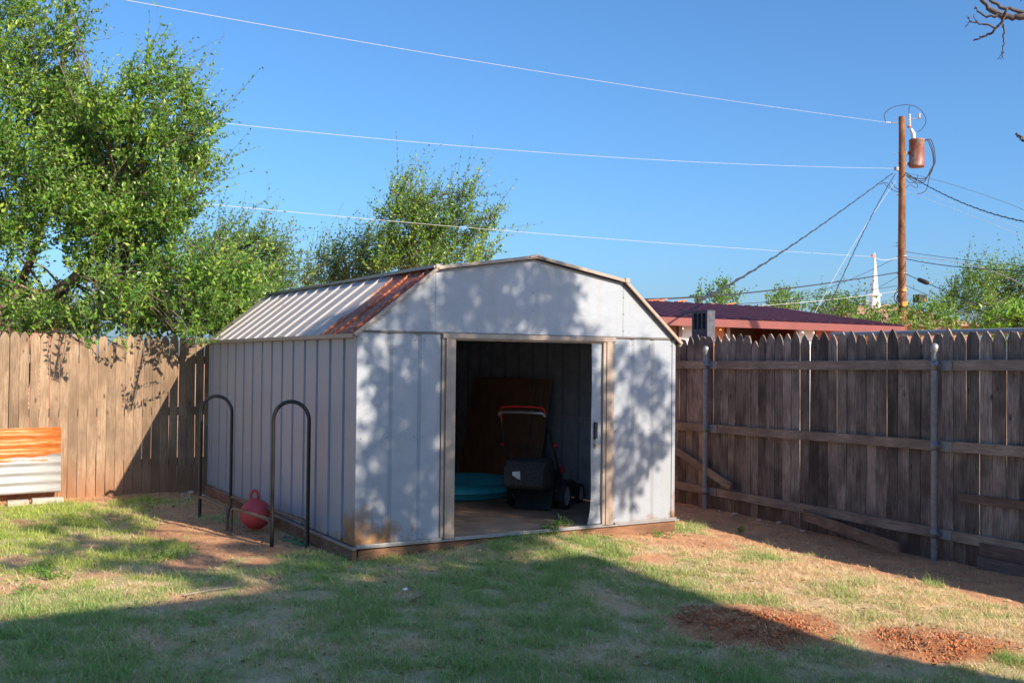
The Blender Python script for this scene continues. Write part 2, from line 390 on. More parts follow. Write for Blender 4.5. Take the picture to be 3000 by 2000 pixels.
# grass blades
def grass(n, lo, hi, seed, scale=1.0):
    g = np.random.default_rng(seed)
    x = g.uniform(lo[0], hi[0], n); y = g.uniform(lo[1], hi[1], n)
    d = np.stack([x, y, np.full(n, -.15)], -1)-CAM; zc = d@fw; px = (1500+FPX*(d@rt)/zc)/SC; py = (1000-FPX*(d@up)/zc)/SC
    b, s = cover(x, y)
    tuft = fbm(x, y, 7, 91, 3)
    inside = (x > -.03) & (x < 3.14) & (y > -.03) & (y < 4.5)
    keep = (px > -250) & (px < 2600) & (py < 1720) & (zc > 1) & ~inside & (x < 4.77) & (y < 4.7)
    keep &= g.random(n) < np.clip(1.05-b*1.0, .07, 1)*np.clip(.25+2.6*(tuft-.30), .12, 1)
    x, y, s, b, tuft = (q[keep] for q in (x, y, s, b, tuft)); n = len(x)
    dead = g.random(n) < np.clip(s*.95+.05+.5*b, 0, 1)
    L = g.gamma(4, .0080, n)*(.35+1.5*tuft)*scale; L = np.where(dead, L*.95, L)*np.where(b > .5, .8, 1)
    L = np.where(g.random(n) < .025, L*2.0, L)
    a = g.uniform(0, 2*np.pi, n); lean = np.where(dead, g.uniform(.8, 1.5, n), g.uniform(.2, 1.25, n))
    dr = np.stack([np.cos(a)*np.sin(lean), np.sin(a)*np.sin(lean), np.cos(lean)], -1)
    lean2 = np.minimum(lean+g.uniform(.1, .7, n), 1.62)
    d2 = np.stack([np.cos(a)*np.sin(lean2), np.sin(a)*np.sin(lean2), np.cos(lean2)], -1)
    az2 = a+np.pi/2+g.uniform(-.5, .5, n); w = np.stack([np.cos(az2), np.sin(az2), np.zeros(n)], -1)*(g.uniform(.0011, .0024, n)*scale)[:, None]
    o = np.stack([x, y, height(x, y)+.03*mound(x, y)-.003], -1)
    m = o+dr*(L*.55)[:, None]; t = m+d2*(L*.5)[:, None]
    V = np.stack([o-w, o+w, m+w*.8, m-w*.8, t], 1).reshape(-1, 3); k = np.arange(n)[:, None]*5
    F = np.concatenate([np.stack([k[:, 0], k[:, 0]+1, k[:, 0]+2], -1), np.stack([k[:, 0], k[:, 0]+2, k[:, 0]+3], -1), np.stack([k[:, 0]+3, k[:, 0]+2, k[:, 0]+4], -1)])
    v = g.random(n)[:, None]
    gc = np.array([.24, .38, .11])*(1-v)+np.array([.46, .60, .20])*v
    gc = np.where((x < -.6)[:, None] & (y > 0)[:, None], gc*np.array([1.25, 1.12, .8]), gc)
    dc = np.array([.72, .56, .32])*(1-v)+np.array([.93, .80, .52])*v
    c = np.where(dead[:, None], dc, gc); c = np.concatenate([c, np.ones((n, 1))], -1)
    c = np.repeat(c[:, None, :], 5, 1).reshape(-1, 4)
    return V, F, c
V1, F1, c1 = grass(1150000, (-4.5, -4.9), (4.8, .2), 1); V2, F2, c2 = grass(420000, (-5, .2), (4.8, 4.7), 2, 1.15)
V = np.concatenate([V1, V2]); F = np.concatenate([F1, F2+len(V1)]); cc = np.concatenate([c1, c2])
gr = bpy.data.objects.new('grass', np_mesh('grass', V, F, M_GRASS, False, [('Col', 'FLOAT_COLOR', cc)])); C.objects.link(gr)
tag(gr, 'patchy green and straw coloured lawn grass', 'grass', None, 'stuff'); print('blades', len(V)//5)

# dead leaf litter
g = np.random.default_rng(8); n = 4200
x = g.uniform(-4, 4.7, n); y = g.uniform(-4.4, 4.5, n); k_ = ~((x > -.05) & (x < 3.15) & (y > -.05)); x, y = x[k_], y[k_]; n = len(x)
o = np.stack([x, y, height(x, y)+.02*mound(x, y)+g.uniform(.004, .022, n)], -1); a = g.uniform(0, 6.28, n); L_ = g.uniform(.008, .026, n)[:, None]
u = np.stack([np.cos(a), np.sin(a), g.uniform(-.3, .3, n)], -1)*L_; v = np.stack([-np.sin(a), np.cos(a), g.uniform(-.5, .5, n)], -1)*L_*.4
V = np.stack([o-u, o+v+np.array([0, 0, .004]), o+u, o-v], 1).reshape(-1, 3); k = np.arange(n)*4
F = np.concatenate([np.stack([k, k+1, k+3], -1), np.stack([k+1, k+2, k+3], -1)])
pal = np.array([(.30, .17, .08), (.55, .40, .22), (.20, .12, .07), (.62, .52, .36), (.42, .30, .16)])[g.integers(0, 5, n)]
cc = np.repeat(np.concatenate([pal, np.ones((n, 1))], 1)[:, None], 4, 1).reshape(-1, 4)
lt = bpy.data.objects.new('leaf_litter', np_mesh('leaf_litter', V, F, M_GRASS, False, [('Col', 'FLOAT_COLOR', cc)])); C.objects.link(lt)
tag(lt, 'brown dead leaves scattered over the lawn', 'leaf litter', None, 'stuff')

# soil mounds: heaps of clods
def clod(mb, c, r, g):
    t = (1+5**.5)/2
    vs = [(-1, t, 0), (1, t, 0), (-1, -t, 0), (1, -t, 0), (0, -1, t), (0, 1, t), (0, -1, -t), (0, 1, -t), (t, 0, -1), (t, 0, 1), (-t, 0, -1), (-t, 0, 1)]
    fs = [(0, 11, 5), (0, 5, 1), (0, 1, 7), (0, 7, 10), (0, 10, 11), (1, 5, 9), (5, 11, 4), (11, 10, 2), (10, 7, 6), (7, 1, 8), (3, 9, 4), (3, 4, 2), (3, 2, 6), (3, 6, 8), (3, 8, 9), (4, 9, 5), (2, 4, 11), (6, 2, 10), (8, 6, 7), (9, 8, 1)]
    q = Matrix.Rotation(g.uniform(0, 6.28), 3, Vector(g.normal(size=3)).normalized()); sc = g.uniform(.7, 1.25, 3)
    mb.add([Vector(c)+q@Vector(np.array(v)*sc*r/1.9*g.uniform(.8, 1.2)) for v in vs], fs, True)
M_CLOD = plain('red_clods', (.33, .125, .052), .95, 0, .35, 25, .8)
for i, (mx, my, a, b, t) in enumerate(MOUNDS):
    mb = MB(); g = np.random.default_rng(60+i)
    for k in range(1900 if i == 0 else 1500):
        an = g.uniform(0, 6.28); q_ = (g.random()**.6*1.12)*(.9+.25*math.sin(an*3+1)+.1*math.sin(an*7)); u = q_*math.cos(an)*a*1.05; v = q_*math.sin(an)*b*1.05
        x = mx+u*math.cos(t)-v*math.sin(t); y = my+u*math.sin(t)+v*math.cos(t)
        r = min(.002+g.exponential(.0028), .010) if g.random() < .975 else g.uniform(.010, .018); clod(mb, (x, y, hz(x, y)+.02*float(mound(x, y))*g.uniform(-.1, .5)+r*.05), r, g)
    tag(mb.build('soil_mound', M_CLOD, fix=False), ['larger mound of dug red soil half in shadow', 'smaller heap of red clods in the sunlit grass'][i], 'soil mound', 'mounds of dug red soil on the lawn')

# stones
M_STONE = plain('pink_stone', (.40, .27, .22), .9, 0, .3, 12, .5)
spots = [((440, 1134), .045, 'pinkish stone at the foot of the back fence, nearest its shaded corner'), ((468, 1138), .035, 'flat pink stone beside the black rack by the back fence'), ((430, 1148), .03, 'small pink stone in front of the other stones by the back fence'),
         ((420, 1137), .025, 'leftmost small stone of the pile at the back fence'), ((1655, 1178), .035, 'whitish stone right of the round post by the fence'), ((1688, 1184), .04, 'pale stone at the bare fence foot, second from the post'),
         ((1712, 1181), .03, 'small pale stone at the fence foot, third from the post'), ((1745, 1196), .03, 'brown stone at the fence foot near the loose board'), ((1790, 1200), .03, 'grey pebble at the end of the loose board'), ((1845, 1215), .035, 'pink stone on the soil below the loose board')]
for k, ((px, py), r, lb) in enumerate(spots):
    p = on(px, py, 2, -.12 if px < 600 else -.21); mb = MB(); g = np.random.default_rng(200+k); clod(mb, (0, 0, 0), r, g)
    o = mb.build('stone', M_STONE); o.location = (p[0], p[1], hz(p[0], p[1])+r*.25); o.scale = (1.2, 1, .6)
    tag(o, lb, 'stone', 'stones along the foot of the fences')

# ================================================================ SHED
W, D, H = 3.11, 4.37, 1.645
shed = empty('steel_shed', (0, 0, 0), 'white gambrel steel shed with open sliding door and rusty roof edge', 'shed')
def ribbed(L, first, pitch, gw=.055, dep=.032, sl=.008):
    """profile along a wall: list of (t, depth) with recessed flutes"""
    pr = [(0, 0)]; t = first
    while t+gw < L-.02:
        pr += [(t, 0), (t+sl, dep), (t+gw-sl, dep), (t+gw, 0)]; t += pitch
    return pr+[(L, 0)]
pr = ribbed(D, .245, .305)
MB().sheet([(d, t, 0.0) for t, d in pr], (0, 0, H), 8).build('side_wall', M_WHITE, shed, .0015)
MB().sheet([(W-d, t, 0.0) for t, d in pr], (0, 0, H), 1).build('side_wall', M_WHITE, shed, .0015)
MB().sheet([(t, D-d, 0.0) for t, d in ribbed(W, .245, .305)], (0, 0, H), 1).build('rear_wall', M_WHITE, shed, .0015)
def front(x0, x1, grooves, gw=.012, raised=()):
    p = [(x0, 0)]
    for g in grooves: p += [(g, 0), (g+.003, .012), (g+gw+.012, .012), (g+gw+.04, 0)]
    return p+[(x1, 0)]
for x0, x1, gs in ((.0, .715, (.245, .49)), (2.42, W, (2.60, 2.825))):
    MB().sheet([(x, d, .0) for x, d in front(x0, x1, gs)], (0, 0, H), 6).build('front_panel', M_WHITE, shed, .0015)
# gable
G = [(0.0, 1.645), (.655, 2.145), (1.584, 2.285), (2.515, 2.130), (W, 1.635)]
def gx_at(x):
    for (a, b), (c, d) in zip(G, G[1:]):
        if a <= x <= c: return b+(d-b)*(x-a)/(c-a)
xs = [0, .32, .655, 1.1, 1.584, 2.05, 2.515, 2.8, W]
for a, b in ((0, .655), (.655, 1.584), (1.584, 2.515), (2.515, W)):
    e = .0015 if a in (.655, 2.515) else 0
    MB().prism([(a+.001, -.004-e, 1.648), (b-.001+.012*(e > 0), -.004-e, 1.648), (b-.001+.012*(e > 0), -.004-e, gx_at(b)-.004), (a+.001, -.004-e, gx_at(a)-.004)], (0, .004, 0)).build('gable_panel', M_WHITE, shed)
MB().prism([(a, D-.003, b-.004) for a, b in [(0, 1.65)]+G[1:-1]+[(W, 1.65)]][::1], (0, .003, 0)).build('rear_gable', M_WHITE, shed)
# front corner trims, door trims
MB().box((-.006, -.008, 0), (.045, -.001, H)).box((-.006, -.0012, 0), (-.001, .05, H)).build('corner_trim', M_WHITE, shed)
MB().box((W-.03, -.008, 0), (W+.006, -.001, H)).box((W+.001, -.0012, 0), (W+.006, .05, H)).build('corner_trim', M_WHITE, shed)
MB().box((-.006, D-.05, 0), (-.001, D+.005, H)).build('corner_trim', M_WHITE, shed)
mb = MB(); mb.box((.715, -.016, .0), (.745, -.002, H-.03)).box((.745, -.034, .0), (.80, -.012, H-.03)).box((.80, -.024, .0), (.836, .02, H-.03)); mb.build('door_trim', M_TAN, shed, bevel=.002)
mb = MB(); mb.box((2.293, -.024, .0), (2.325, .02, H-.03)).box((2.325, -.034, .0), (2.385, -.012, H-.03)).box((2.385, -.016, .0), (2.42, -.002, H-.03)); mb.build('door_trim', M_TAN, shed, bevel=.002)
MB().box((.715, -.036, 1.600), (2.42, -.004, 1.640)).box((.836, -.012, 1.585), (2.293, .03, 1.603)).build('door_header', M_TAN, shed, bevel=.003)
MB().box((-.004, -.012, 1.634), (W+.004, -.0085, 1.650)).build('wall_seam', plain('seam_dark', (.10, .09, .085), .7), shed)
# sliding door leaf, pushed to the right, its foot bent outwards
mb = MB(); n = 14; ln = []
for i in range(n+1):
    z = .015+i*(1.585-.015)/n; bend = .035*max(0, 1-z/.25)**2; bow = .010*math.sin(z*6.5)
    ln.append((2.182-bend*1.3+bow*.5, -.004-bend*.3+bow*.3, z))
mb.sheet(ln, (.24, .012, 0), 1); door = mb.build('sliding_door', M_WHITE, shed, .002)
MB().box((2.205, -.030, .75), (2.235, -.006, .90)).build('door_handle', M_BLACK, door, bevel=.006)
# screws
mb = MB()
for x in (.03, .25, .48, .56, 2.44, 2.62, 2.82, 3.07):
    for z in (.05, .82, 1.58): mb.lathe([(.0, -.003), (.0035, -.002), (.0045, .0)], (x, -.009, z), (0, 1, 0), 6)
for x in (.67, 1.57, 2.52):
    for z in (1.70, 1.85, 2.0): mb.lathe([(.0, -.003), (.004, -.002), (.005, .0)], (x, -.008, z), (0, 1, 0), 6)
for k in range(14):
    for z in (.05, .80): mb.lathe([(.0, -.003), (.0035, -.002), (.0045, .0)], (-.001, .21+k*.305, z), (1, 0, 0), 6)
mb.build('screw_heads', plain('screw', (.12, .09, .07), .5, .5), shed)
# inner lining, floor, purlins
MB().prism([(.03, 4.31, .01), (.03, 4.31, 1.63), (.66, 4.31, 2.11), (1.584, 4.31, 2.25), (2.51, 4.31, 2.10), (3.08, 4.31, 1.62), (3.08, 4.31, .01)], (0, .02, 0)).build('inner_rear_lining', M_LIN, shed)
for x in (.022, 3.083): MB().box((x, .06, .01), (x+.005, 4.31, 1.64)).build('inner_side_lining', M_LIN, shed)
mb = MB()
for i in range(9): mb.box((.1+i*.33, 4.295, .02), (.13+i*.33, 4.309, 1.6))
mb.box((.03, 4.27, .80), (3.08, 4.294, .85)); mb.box((3.05, .1, .80), (3.082, 4.26, .85)); mb.build('inner_wall_rail', M_LIN, shed)
mb = MB()
for a, b in ((.0, .04), (.7, .76)): pass
MB().box((.02, .03, -.012), (3.09, 4.34, .0)).build('floor_deck', M_FLOOR, shed)
# sill channel
mb = MB(); mb.box((-.03, -.045, -.014), (W+.03, .028, -.003)).box((-.035, -.045, -.022), (-.0065, D+.01, -.0035)); mb.box((-.008, -.05, -.003), (.712, -.014, .016))
mb.box((.84, -.03, -.003), (2.29, -.02, .010)).box((2.425, -.035, -.003), (W+.01, -.014, .014)); mb.build('base_channel', M_GALVL, shed, bevel=.002)
MB().bar((.02, -.005, -.078), (W-.0, -.005, -.062), .038, .10, seg=8, wob=.002).build('skid_beam', M_SKID, shed)
mb = MB(); mb.bar((-.012, -.02, -.080), (-.012, 3.2, -.075), .038, .11, seg=9, wob=.003).bar((-.02, 3.21, -.07), (-.02, D+.05, -.06), .038, .12, seg=5, wob=.004); mb.build('skid_beam', M_SKIDY, shed)
# roof: lower slopes ribbed along the slope, upper slopes nearly flat
def slope(a, b, y0, y1, ribs=True, pitch=.305, first=.1, rib=.015, seg=6):
    a = Vector((a[0], 0, a[1])); b = Vector((b[0], 0, b[1])); d = (b-a).normalized(); nrm = Vector((-d.z, 0, d.x))
    if nrm.z < 0: nrm = -nrm
    line = [(y0, 0)]; y = y0+first
    if ribs:
        while y < y1-.08:
            line += [(y, 0), (y+.010, rib), (y+.022, rib), (y+.034, 0)]; y += pitch
    line.append((y1, 0))
    return [Vector((a.x, yy, a.z))+nrm*h for yy, h in line], b-a, nrm
lower = [((-.045, 1.612), (.648, 2.150)), ((W+.05, 1.600), (2.522, 2.136))]
for s, (a, b) in enumerate(lower):
    ln, v, nr = slope(a, b, -.035, D+.04); MB().sheet(ln, v, 4).build('roof_slope', M_ROOF, shed, .0015)
    o = Vector((a[0], 0, a[1])); q = -.01 if s == 0 else .01
    MB().prism([(a[0]+q, -.03, a[1]+.008), (a[0]+q, -.03, a[1]-.022), (a[0]-q*2, -.03, a[1]-.028), (a[0]-q*2, -.03, a[1]-.002)], (0, D+.07, 0)).build('eave_trim', M_TAN, shed)
    # rake trim along the front gable edge
    A = Vector((a[0], -.045, a[1]-.004)); B = Vector((b[0], -.045, b[1]-.002)); MB().bar(A, B, .028, .022, (0, 1, 0)).build('rake_trim', M_TAN, shed, bevel=.003)
upper = [((.648, 2.152), (1.584, 2.300)), ((2.522, 2.138), (1.584, 2.300))]
for a, b in upper:
    ln, v, nr = slope((a[0]-(.02 if a[0] < 1 else -.02), a[1]+.004), b, -.035, D+.04); MB().sheet(ln, v, 4).build('roof_slope', M_ROOF, shed, .0015)
    A = Vector((a[0], -.045, a[1]+.004)); B = Vector((b[0], -.045, b[1]+.001)); MB().bar(A, B, .028, .018, (0, 1, 0)).build('rake_trim', M_TAN, shed, bevel=.003)
mb = MB(); mb.bar((.640, -.05, 2.163), (.640, D+.05, 2.163), .05, .016, seg=7, wob=.002); mb.bar((.66, -.045, 2.182), (.66, D+.05, 2.180), .03, .012, seg=7, wob=.002); mb.build('break_flashing', M_GALVL, shed)
MB().bar((2.53, -.05, 2.150), (2.53, D+.05, 2.150), .05, .016).build('break_flashing', M_GALVL, shed)
MB().prism([(1.50, -.065, 2.298), (1.584, -.065, 2.322), (1.67, -.065, 2.295), (1.665, -.065, 2.280), (1.584, -.065, 2.303), (1.505, -.065, 2.283)], (0, D+.12, 0)).build('ridge_cap', M_TAN, shed, bevel=.003)
mb = MB(); mb.box((2.50, -.062, 2.128), (2.55, -.03, 2.168)); mb.box((.630, -.062, 2.150), (.665, -.03, 2.185)); mb.build('corner_bracket', M_TAN, shed, bevel=.004)

# padlock on the door handle
pl = empty('padlock', (2.222, -.03, .72), 'small brass padlock hanging open below the black door handle', 'padlock')
mb = MB(); mb.box((2.205, -.036, .685), (2.238, -.020, .715)); mb.build('lock_body', plain('brass', (.45, .36, .20), .35, .6), pl, bevel=.003)
MB().tube([(2.214, -.028, .715), (2.213, -.028, .745), (2.221, -.028, .757), (2.229, -.028, .745), (2.230, -.028, .735)], .003, 6).build('shackle', M_CHROME, pl)

# ================================================================ inside the shed
# leaning brown boards
for k, (y0, y1, zt, off, lb) in enumerate(((2.20, 3.62, 1.222, .0, 'frontmost brown hardboard sheet leaning on the inside wall of the shed'), (2.08, 3.55, 1.19, .028, 'brown sheet leaning just behind the frontmost one in the shed'), (1.96, 3.5, 1.235, .056, 'rearmost brown sheet with pale edge leaning in the shed'))):
    mb = MB(); a = Vector((2.80+off*.7, 0, .002)); b = Vector((2.985+off, 0, zt)); d = b-a; t = Vector((.014, 0, -.004))
    mb.prism([(a.x, y0, a.z), (b.x, y0, b.z), (b.x, y1, b.z), (a.x, y1, a.z)], t)
    o = mb.build('leaning_board', M_BROWN); tag(o, lb, 'board', 'brown boards stacked in the shed')
    MB().prism([(a.x, y0-.004, a.z), (b.x, y0-.004, b.z), (b.x+t.x, y0-.004, b.z+t.z), (a.x+t.x, y0-.004, a.z)], (0, .003, 0)).build('edge_strip', M_PALE, o)
# wading pool
pc = (2.12, 2.36); pool = empty('wading_pool', (*pc, 0), 'round teal plastic wading pool on the shed floor', 'wading pool')
pr = [(.50, .004), (.56, .01), (.575, .04), (.585, .10), (.615, .112), (.60, .118), (.60, .16), (.612, .225), (.635, .238), (.632, .246), (.60, .240), (.585, .2), (.575, .12), (.55, .03), (.0, .02)]
MB().lathe([(a, b*.68) for a, b in pr], (*pc, 0), n=96, ripple=lambda a, j: 1+(.012*abs(math.sin(a*11)) if 1 < j < 4 else (.006*math.sin(a*30) if j in (6, 7) else 0))).build('basin', M_TEAL, pool)
# mower
mo = (2.29, 1.07); th = R(-52)
mower = empty('lawn_mower', (mo[0], mo[1], 0), 'black push lawn mower with red bail bar and rear bag standing in the shed doorway', 'lawn mower')
cs, sn = math.cos(th), math.sin(th)
def ml(x, y, z): return (mo[0]+x*cs-y*sn, mo[1]+x*sn+y*cs, z)
def lbox(mb, a, b):
    vs = [ml(x, y, z) for z in (a[2], b[2]) for x, y in ((a[0], a[1]), (b[0], a[1]), (b[0], b[1]), (a[0], b[1]))]
    return mb.add(vs, [(3, 2, 1, 0), (4, 5, 6, 7), (0, 1, 5, 4), (1, 2, 6, 5), (2, 3, 7, 6), (3, 0, 4, 7)])
def lpoly(mb, pts, dx):
    n = len(pts); vs = [ml(-dx, y, z) for y, z in pts]+[ml(dx, y, z) for y, z in pts]
    return mb.add(vs, [tuple(range(n)), tuple(range(2*n-1, n-1, -1))]+[(i, (i+1) % n, n+(i+1) % n, n+i) for i in range(n)])
mb = MB(); lpoly(mb, [(.02, .10), (.0, .20), (.08, .25), (.5, .24), (.66, .18), (.68, .09)], .235); mb.build('deck', M_BLACK, mower, bevel=.02)
mb = MB(); mb.lathe([(.0, .34), (.09, .335), (.115, .30), (.12, .24)], ml(0, .38, .02), n=20); lbox(mb, (-.1, .30, .23), (.1, .52, .31)); mb.build('engine', M_BLACK, mower, bevel=.01)
for x, y, r in ((.265, .10, .128), (-.265, .10, .128), (.25, .60, .10), (-.25, .60, .10)):
    s = 1 if x > 0 else -1; ax = Vector(ml(s, 0, 0))-Vector(ml(0, 0, 0))
    wh = MB().lathe([(r*.72, -.026), (r*.97, -.024), (r, -.012), (r, .012), (r*.97, .024), (r*.72, .026)], ml(x, y, r), ax, 32, ripple=lambda a, j: 1+.012*(math.sin(a*40) > 0)*(1 < j < 4)).build('wheel', M_RUBBER, mower)
    mb = MB(); mb.lathe([(0, .02), (r*.2, .022), (r*.24, .012), (r*.6, .008), (r*.66, .022), (r*.73, .022), (r*.73, -.02), (0, -.02)], ml(x, y, r), ax, 32); mb.build('hub', M_GREYP, wh)
mb = MB(); lpoly(mb, [(-.03, .50), (-.30, .485), (-.36, .42), (-.37, .26), (-.30, .225), (-.02, .22)], .20); bag = mb.build('grass_bag', M_BAG, mower, bevel=.018)
lp = [ml(-.095, -.374, .392), ml(-.02, -.374, .398), ml(-.018, -.374, .320), ml(-.05, -.374, .330), ml(-.10, -.374, .362)]
MB().prism(lp, np.array(ml(0, -.003, 0))-np.array(ml(0, 0, 0))).build('label_tag', M_PAPER, bag)
mb = MB(); lpoly(mb, [(-.02, .23), (-.06, .10), (-.09, .012), (-.075, .010), (-.04, .10), (.0, .23)], .19); mb.build('rear_flap', M_RUBBER, mower)
P = lambda *q: Vector(ml(*q))
mb = MB(); hp = [P(.255, .06, .20), P(.25, -.12, .50), P(.245, -.21, .64)]; mb.tube(hp, .012, 8); mb.tube([P(-q[0], q[1], q[2]) for q in ((.255, .06, .20), (.25, -.12, .50), (.245, -.21, .64))], .012, 8); mb.build('lower_handle', M_BLACK, mower)
mb = MB()
for q in (1, -1): mb.tube([P(q*.24, -.205, .62), P(q*.235, -.36, .87), P(q*.228, -.40, .925)], .0125, 8)
mb.build('handle_arm', M_BLACK, mower)
arch = [(.229, -.395, .915), (.222, -.41, .936), (.20, -.418, .945), (.1, -.422, .950), (0, -.424, .951), (-.1, -.422, .950), (-.20, -.418, .945), (-.222, -.41, .936), (-.229, -.395, .915)]
MB().tube([P(*q) for q in arch], .013, 8).build('push_bar', M_CHROME, mower)
arch = [(.222, -.36, .90), (.222, -.385, .965), (.20, -.40, .995), (.1, -.405, 1.0), (-.1, -.405, 1.0), (-.20, -.40, .995), (-.222, -.385, .965), (-.222, -.355, .885), (-.228, -.335, .84)]
MB().tube([P(*q) for q in arch], .0085, 8).build('bail_bar', M_RED, mower)
mb = MB()
for s in (1, -1): mb.lathe([(0, -.03), (.02, -.028), (.024, 0), (.02, .02), (0, .03)], P(s*.262, -.2, .635), P(1, 0, 0)-P(0, 0, 0), 12)
lbox(mb, (.24, .0, .36), (.275, .05, .43)); mb.build('clamp_knob', plain('red_knob', (.35, .02, .03), .4), mower)

# ================================================================ black tube rack, ball, hose
rack = empty('firewood_rack', (-.3, 1.8, -.11), 'black bent tube rack with two tall hoops beside the shed wall', 'rack')
M_TUBE = N('black_tube'); nn_ = M_TUBE.noise(M_TUBE.pos((1, 1, .6)), 7, 5, .6)
M_TUBE = M_TUBE.set(M_TUBE.ramp(nn_, [(.56, (.008, .009, .011)), (.72, (.03, .028, .026)), (.8, (.2, .18, .15))]), .38, 0, .6)
def hoop(a, b, zt, r=.0165):
    a = Vector((*a, 0)); b = Vector((*b, 0)); hw = (b-a).length/2; c = (a+b)/2; d = (b-a).normalized()
    zs = zt-hw*1.02; pts = [Vector((a.x, a.y, hz(a.x, a.y)-.03)), Vector((a.x, a.y, .3)), Vector((a.x, a.y, zs-.1))]
    for i in range(17):
        t = math.pi*i/16; pts.append(c-d*math.cos(t)*hw+Vector((0, 0, zs+math.sin(t)*hw*1.02)))
    pts += [Vector((b.x, b.y, zs-.1)), Vector((b.x, b.y, .3)), Vector((b.x, b.y, hz(b.x, b.y)-.03))]
    return MB().tube(pts, r, 12)
hA = ((-.475, 2.80), (-.232, 2.60)); hB = ((-.350, .935), (-.112, .745))
hoop(*hA, 1.055).build('hoop', M_TUBE, rack); hoop(*hB, 1.072).build('hoop', M_TUBE, rack)
def lowbar(a, b, z, za, zb, m):
    a = Vector((*a, z)); b = Vector((*b, z)); d = (b-a).normalized(); pts = []
    if za: pts += [a-Vector((0, 0, z-za)), a-Vector((0, 0, .10)), a-Vector((0, 0, .05))+d*.004, a-Vector((0, 0, .015))+d*.02]
    pts += [a+d*(.06 if za else 0), b-d*(.06 if zb else 0)]
    if zb: pts += [b-Vector((0, 0, .015))-d*.02, b-Vector((0, 0, .05))-d*.004, b-Vector((0, 0, .10)), b-Vector((0, 0, z-zb))]
    return MB().tube(pts, .0145, 10).build('base_bar', m, rack)
M_TUBEBR = plain('brown_tube', (.10, .075, .055), .5, 0, .5, 25)  # low bars get a mottled brown, the hoops stay black
lowbar((-.475, 2.78), (-.452, 1.90), .075, 0, -.13, M_TUBEBR)
lowbar((-.445, 1.80), (-.352, .96), .095, -.13, -.02, M_TUBEBR)
lowbar((-.24, 2.57), (-.115, .77), .095, -.02, -.02, M_TUBEBR)
bc = Vector((-.245, 1.73, .035)); rb = .139
ball = empty('hopping_ball', (bc.x, bc.y, bc.z-rb), 'deflated looking red hopping ball with moulded handle resting in the rack', 'ball')
prf = [(rb*math.sin(math.pi*i/20)*1.0, -rb*math.cos(math.pi*i/20)*.97) for i in range(21)]
MB().lathe(prf, bc, (.12, -.1, 1), 40).build('ball_body', M_REDB, ball)
hd = Vector((1, -.6, 0)).normalized(); hb_ = bc+Vector((-.012, .01, rb-.015)); pts = []
for i in range(13):
    t = math.pi*i/12; pts.append(hb_-hd*math.cos(t)*.034+Vector((0, 0, .03+math.sin(t)*.055)))
pts = [hb_-hd*.034-Vector((0, 0, .01))]+pts+[hb_+hd*.034-Vector((0, 0, .01))]
mb = MB().tube(pts, .0135, 10); mb.lathe([(.055, -.005), (.045, .012), (.0, .016)], hb_, n=16); mb.build('ball_handle', M_REDB, ball)
g = random.Random(3); pts = []
for i in range(70):
    t = i/69; a = t*19; pts.append((-.13+.05*math.cos(a)+.06*t, 1.25-.42*t+.07*math.sin(a*1.07), hz(-.13, 1.2)+.012+.01*g.random()))
tag(MB().tube(pts, .007, 6).build('garden_hose', plain('green_hose', (.03, .15, .12), .5)), 'tangled thin green hose on the soil behind the rack', 'hose')

# ================================================================ FENCES
def picket_mesh(w, h, tip, mat, seed, axis='y', t=.016):
    g = random.Random(seed); hw = w/2; cut = tip*(1+g.uniform(-.12, .12))
    zs_ = [h*k/9 for k in range(1, 8)]; wl = [-hw+g.uniform(-.0015, .0022) for _ in zs_]; wr = [hw+g.uniform(-.0022, .0015) for _ in zs_]
    pts = [(-hw, 0), (hw, 0)]+list(zip(wr, zs_))+[(hw, h-cut), (hw*.86, h-cut*.62), (hw*.5, h-cut*.25), (hw*.10, h), (-hw*.10, h), (-hw*.5, h-cut*.25), (-hw*.86, h-cut*.62), (-hw, h-cut)]+list(zip(wl, zs_))[::-1]
    if g.random() < .3: pts[12] = (hw*.45, h-cut*.2); pts[13] = (-hw*.3, h-cut*.3)
    P3 = [(0, u, z) if axis == 'y' else (u, 0, z) for u, z in pts]
    return MB().prism(P3, (t, 0, 0) if axis == 'y' else (0, t, 0)).mesh('picket', mat)
YB = 4.75
bf = empty('wooden_fence', (0, YB, -.1), 'tan cedar picket fence behind the shed with sunlit boards', 'fence', 'wooden picket fences round the yard')
var = [picket_mesh(.0905+.001*(k % 3), 1.83, .075, M_PICK_L, k, 'x') for k in range(8)]
g = random.Random(5); x = -4.4; k = 0
while x < 4.72:
    o = bpy.data.objects.new('picket', g.choice(var)); C.objects.link(o); o.parent = bf; o.matrix_parent_inverse = Matrix.Identity(4)
    dh = .0
    if abs(x+.985) < .05: dh = -.075
    o.location = (x, g.uniform(-.003, .003), -.05+g.uniform(-.018, .014)+dh); o.rotation_euler = (g.uniform(-.004, .004), g.uniform(-.004, .004), 0)
    x += .0965+g.uniform(-.001, .003); k += 1
for z in (.28, .86, 1.45): MB().bar((-4.4, YB+.04, z-.05), (4.75, YB+.04, z-.05), .04, .09, seg=4, wob=.003).build('fence_rail', M_RAILX, bf)
XP = 4.832
rf = empty('wooden_fence', (XP, 0, -.2), 'weathered grey picket fence with three rails on the right of the yard', 'fence', 'wooden picket fences round the yard')
var = [picket_mesh(w_, 2.06, .115, M_PICK_R, 20+k, 'y') for k, w_ in enumerate((.110, .114, .116, .112, .1165, .108, .1155, .113, .115, .116, .114, .1125, .1165, .115))]
g = random.Random(14); y = 4.66; k = 0; gapn = 0
